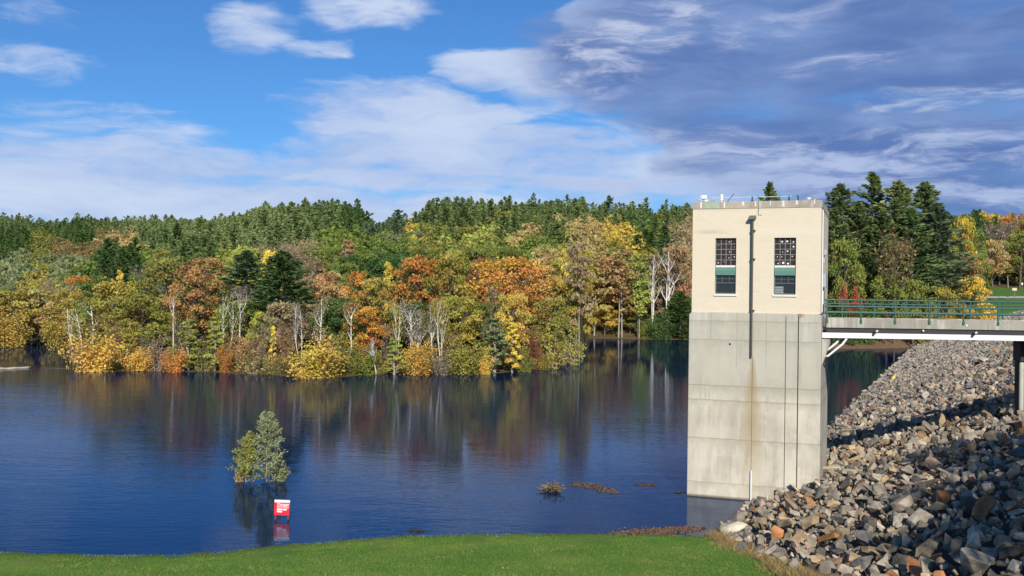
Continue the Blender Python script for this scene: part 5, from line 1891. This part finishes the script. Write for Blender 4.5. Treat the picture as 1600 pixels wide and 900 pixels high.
for (px, py, ty, rx, colr, lab, sd) in ((418, 752, 642, 1.25, (.39, .42, .23), 'taller grey green young tree standing flooded in open water', 5), (386, 753, 677, .95, (.40, .40, .11), 'shorter yellow green young tree flooded beside the taller one', 6)):
    P = onz(px, py); hgt = at(px, ty, P[1])[2]
    V, t_, h_, wd = young(sd, hgt, 6400 if rx > 1 else 4200, .046, rx)
    root = empty('young_tree', (P[0], P[1], 0)); tag(root, lab, 'tree', 'flooded young trees')
    link(bpy.data.objects.new('trunk', wd.mesh('trunk', m_pale)), root)
    c = link(bpy.data.objects.new('crown', crown_mesh('crown', V, t_, h_, m_leaf)), root); c.color = (*colr, 1)
for (px, py, ty, w_, colr, lab, sd) in ((440, 752, 716, .55, 'grey-green', 'low grey green sprig in the water right of the flooded trees', 31), (374, 753, 735, .4, 'tan', 'low reddish sprig in the water left of the flooded trees', 32), (862, 768, 750, 1.1, 'brown', 'twiggy shrub top poking out of the water near the tower', 33)):
    P = onz(px, py); hgt = at(px, ty, P[1])[2]
    V, t_, h_, wd = bush(sd, 420 if w_ < .9 else 210, .06, 14, .6, .6)
    root = empty('shrub', (P[0], P[1], -.02)); root.scale = (w_ / .62, w_ / .62, hgt); tag(root, lab, 'shrub')
    link(bpy.data.objects.new('stem', wd.mesh('stem', m_pale)), root)
    c = link(bpy.data.objects.new('foliage', crown_mesh('foliage', V, t_, h_, m_leaf)), root); c.color = (*TC[colr], 1)


# floating leaf litter: rafts of fallen leaves and bark on the water
def litter(poly_px, n, seed, size=.042, zmax=.03):
    rg = np.random.default_rng(seed)
    C = []
    for (px, py, rx_, ry_, k) in poly_px:
        m_ = int(n * k * .9)
        r_ = np.sqrt(rg.random(m_)) * (1 + rg.normal(0, .2, m_)); a = rg.uniform(0, 6.28, m_)
        for x, y in zip(px + rx_ * r_ * np.cos(a), py + ry_ * r_ * np.sin(a)):
            P = onz(x, y); C.append((P[0], P[1], rg.uniform(.004, .016)))
    C = np.array(C)
    return leaf_quads(rg, C, size, None, up=3.0), np.clip(rg.normal(.5, .25, len(C)), 0, 1), rg.normal(0, 1.2, len(C))


for polys, n, colr, lab, sd in (
        ([(905, 757, 14, 3, .3), (925, 760, 18, 4, .4), (945, 766, 16, 3.5, .3), (960, 769.5, 8, 2, .12)], 1500, (.27, .17, .11), 'long raft of brown leaves floating right of the twiggy shrub', 51),
        ([(1005, 757.5, 12, 2.2, .7), (1017, 758, 8, 2, .4)], 380, (.25, .13, .08), 'short raft of brown leaves floating nearest the tower', 52),
        ([(1020, 831, 45, 6, .5), (1065, 827, 38, 5, .35), (975, 833, 25, 3, .15)], 2600, (.32, .20, .125), 'reddish brown leaf litter washed up along the grass edge by the tower', 53),
        ([(651, 830.5, 12, 2.0, 1)], 220, (.12, .07, .05), 'small dark patch of floating leaves at the grass edge in mid picture', 54),
        ([(1062, 770, 8, 1.6, 1)], 120, (.14, .08, .05), 'wisp of floating leaves touching the left tower corner', 55),
        ([(740, 694, 10, 2, 1)], 70, (.2, .1, .05), 'faint patch of leaves floating far out in open water', 56)):
    V, t_, h_ = litter(polys, n, sd)
    me = crown_mesh('leaf_raft', V, t_, h_, m_leaf)
    o = link(bpy.data.objects.new('leaf_raft', me)); o.color = (*colr, 1)
    tag(o, lab, 'leaf raft', 'floating leaf litter')

# ------------------------------------------------------------------ grass blades, dry grass, fallen leaves (uncountable)
def blades(name, X, Y, Z, hgt, wid, cols, lean=.5, seed=1):
    rg = np.random.default_rng(seed)
    n = len(X)
    P = np.stack([X, Y, Z], -1)
    a = rg.uniform(0, 6.28, n); s = np.stack([np.cos(a), np.sin(a), np.zeros(n)], -1) * (wid * rg.uniform(.6, 1.3, n))[:, None]
    t = np.stack([rg.normal(0, lean, n), rg.normal(0, lean, n), np.ones(n)], -1) * (hgt * rg.uniform(.5, 1.3, n))[:, None]
    V = np.stack([P - s, P + s, P + t], 1).reshape(-1, 3)
    me = np_mesh(name, V, [np.arange(3 * n).reshape(n, 3)], [m_leaf_far], {'tint': np.clip(rg.normal(.5, .2, n), 0, 1), 'hue': rg.normal(0, 1, n), 'col': cols})
    return link(bpy.data.objects.new(name, me))


rg = np.random.default_rng(5)
n = 240000
Y = 19 + 30 * rg.random(n) ** 1.0; X = rg.uniform(-.56, .30, n) * Y
Z = bank_z(X, Y) + (np.sin(X * .7 + 1) * np.sin(Y * .5) * .04 + np.sin(X * .23 + Y * .31) * .06) * np.clip((bank_z(X, Y) + .1) / .6, 0, 1)
ok = (Z > -.04) & (Z > dam_z(X, Y) - .05)
X, Y, Z = X[ok], Y[ok], Z[ok]
pn = np.sin(X * 1.3 + 2 * np.sin(Y * .7)) * np.sin(Y * 1.1 + np.sin(X * .9)) + rg.normal(0, .5, len(X))
cg = np.where(pn[:, None] > .85, np.array([[.42, .41, .12]]), np.array([[.20, .345, .055]])) * rg.uniform(.75, 1.3, (len(X), 1))
o = blades('lawn_blades', X, Y, Z - .01, .065, .008, cg, .6, 2)
o.name = 'grass'
tag(o, 'short mown grass of the near bank', None, None, 'stuff')

n = 12000
Y = rg.uniform(24, 47.3, n)
lim = np.interp(Y, [20, 25, 33, 40, 47.5], [12.0, 10.8, 9.9, 9.8, 10.0])
X = lim - .05 + rg.normal(0, .30, n) * (1 + .5 * np.sin(Y * .8)) - .1
Z = np.maximum(bank_z(X, Y), dam_z(X, Y) - .1)
ok = (Z > .02)
X, Y, Z = X[ok], Y[ok], Z[ok]
cd = np.array([[.52, .38, .17]]) * rg.uniform(.6, 1.25, (len(X), 1)); cd[rg.random(len(X)) < .2] *= np.array([.45, .4, .4])
o = blades('dry_grass', X, Y, Z - .02, .26, .012, cd, .8, 3)
o.name = 'dry_grass'
tag(o, 'dry straw coloured grass along the foot of the rocks', None, None, 'stuff')

n = 300
Y = rg.uniform(20, 47, n); X = rg.uniform(-.54, .22, n) * Y
Z = bank_z(X, Y) + .07
ok = (Z > .08) & (bank_z(X, Y) > dam_z(X, Y))
C = np.stack([X, Y, Z], -1)[ok]
V = leaf_quads(rg, C, .034, None, up=2)
k = len(C)
cl = np.array([[.40, .30, .12]]) * rg.uniform(.5, 1.5, (k, 1))
o = link(bpy.data.objects.new('fallen_leaves', np_mesh('fallen_leaves', V, [np.arange(4 * k).reshape(k, 4)], [m_leaf_far], {'tint': np.full(k, .5), 'hue': rg.normal(0, 1, k), 'col': cl})))
tag(o, 'fallen leaves scattered over the lawn', None, None, 'stuff')

# ------------------------------------------------------------------ trees on the crest behind the viewer: they shade the lower rocks
for (x, y, h_, w_, lab) in ((16.5, 4.5, 10.5, 6, 'smallest broadleaf tree on the dam crest beside the viewer'), (20.5, 4, 15, 7.5, 'second tree on the dam crest beside the viewer'),
                            (26, 5, 20.5, 9, 'third and fuller tree on the dam crest beside the viewer'), (32.5, 6, 22, 10, 'farthest tree on the dam crest beside the viewer')):
    o = plant('maple', x, y, CREST - .2, h_, w_, 'olive')
    tag(o, lab, 'tree', 'trees on the crest')
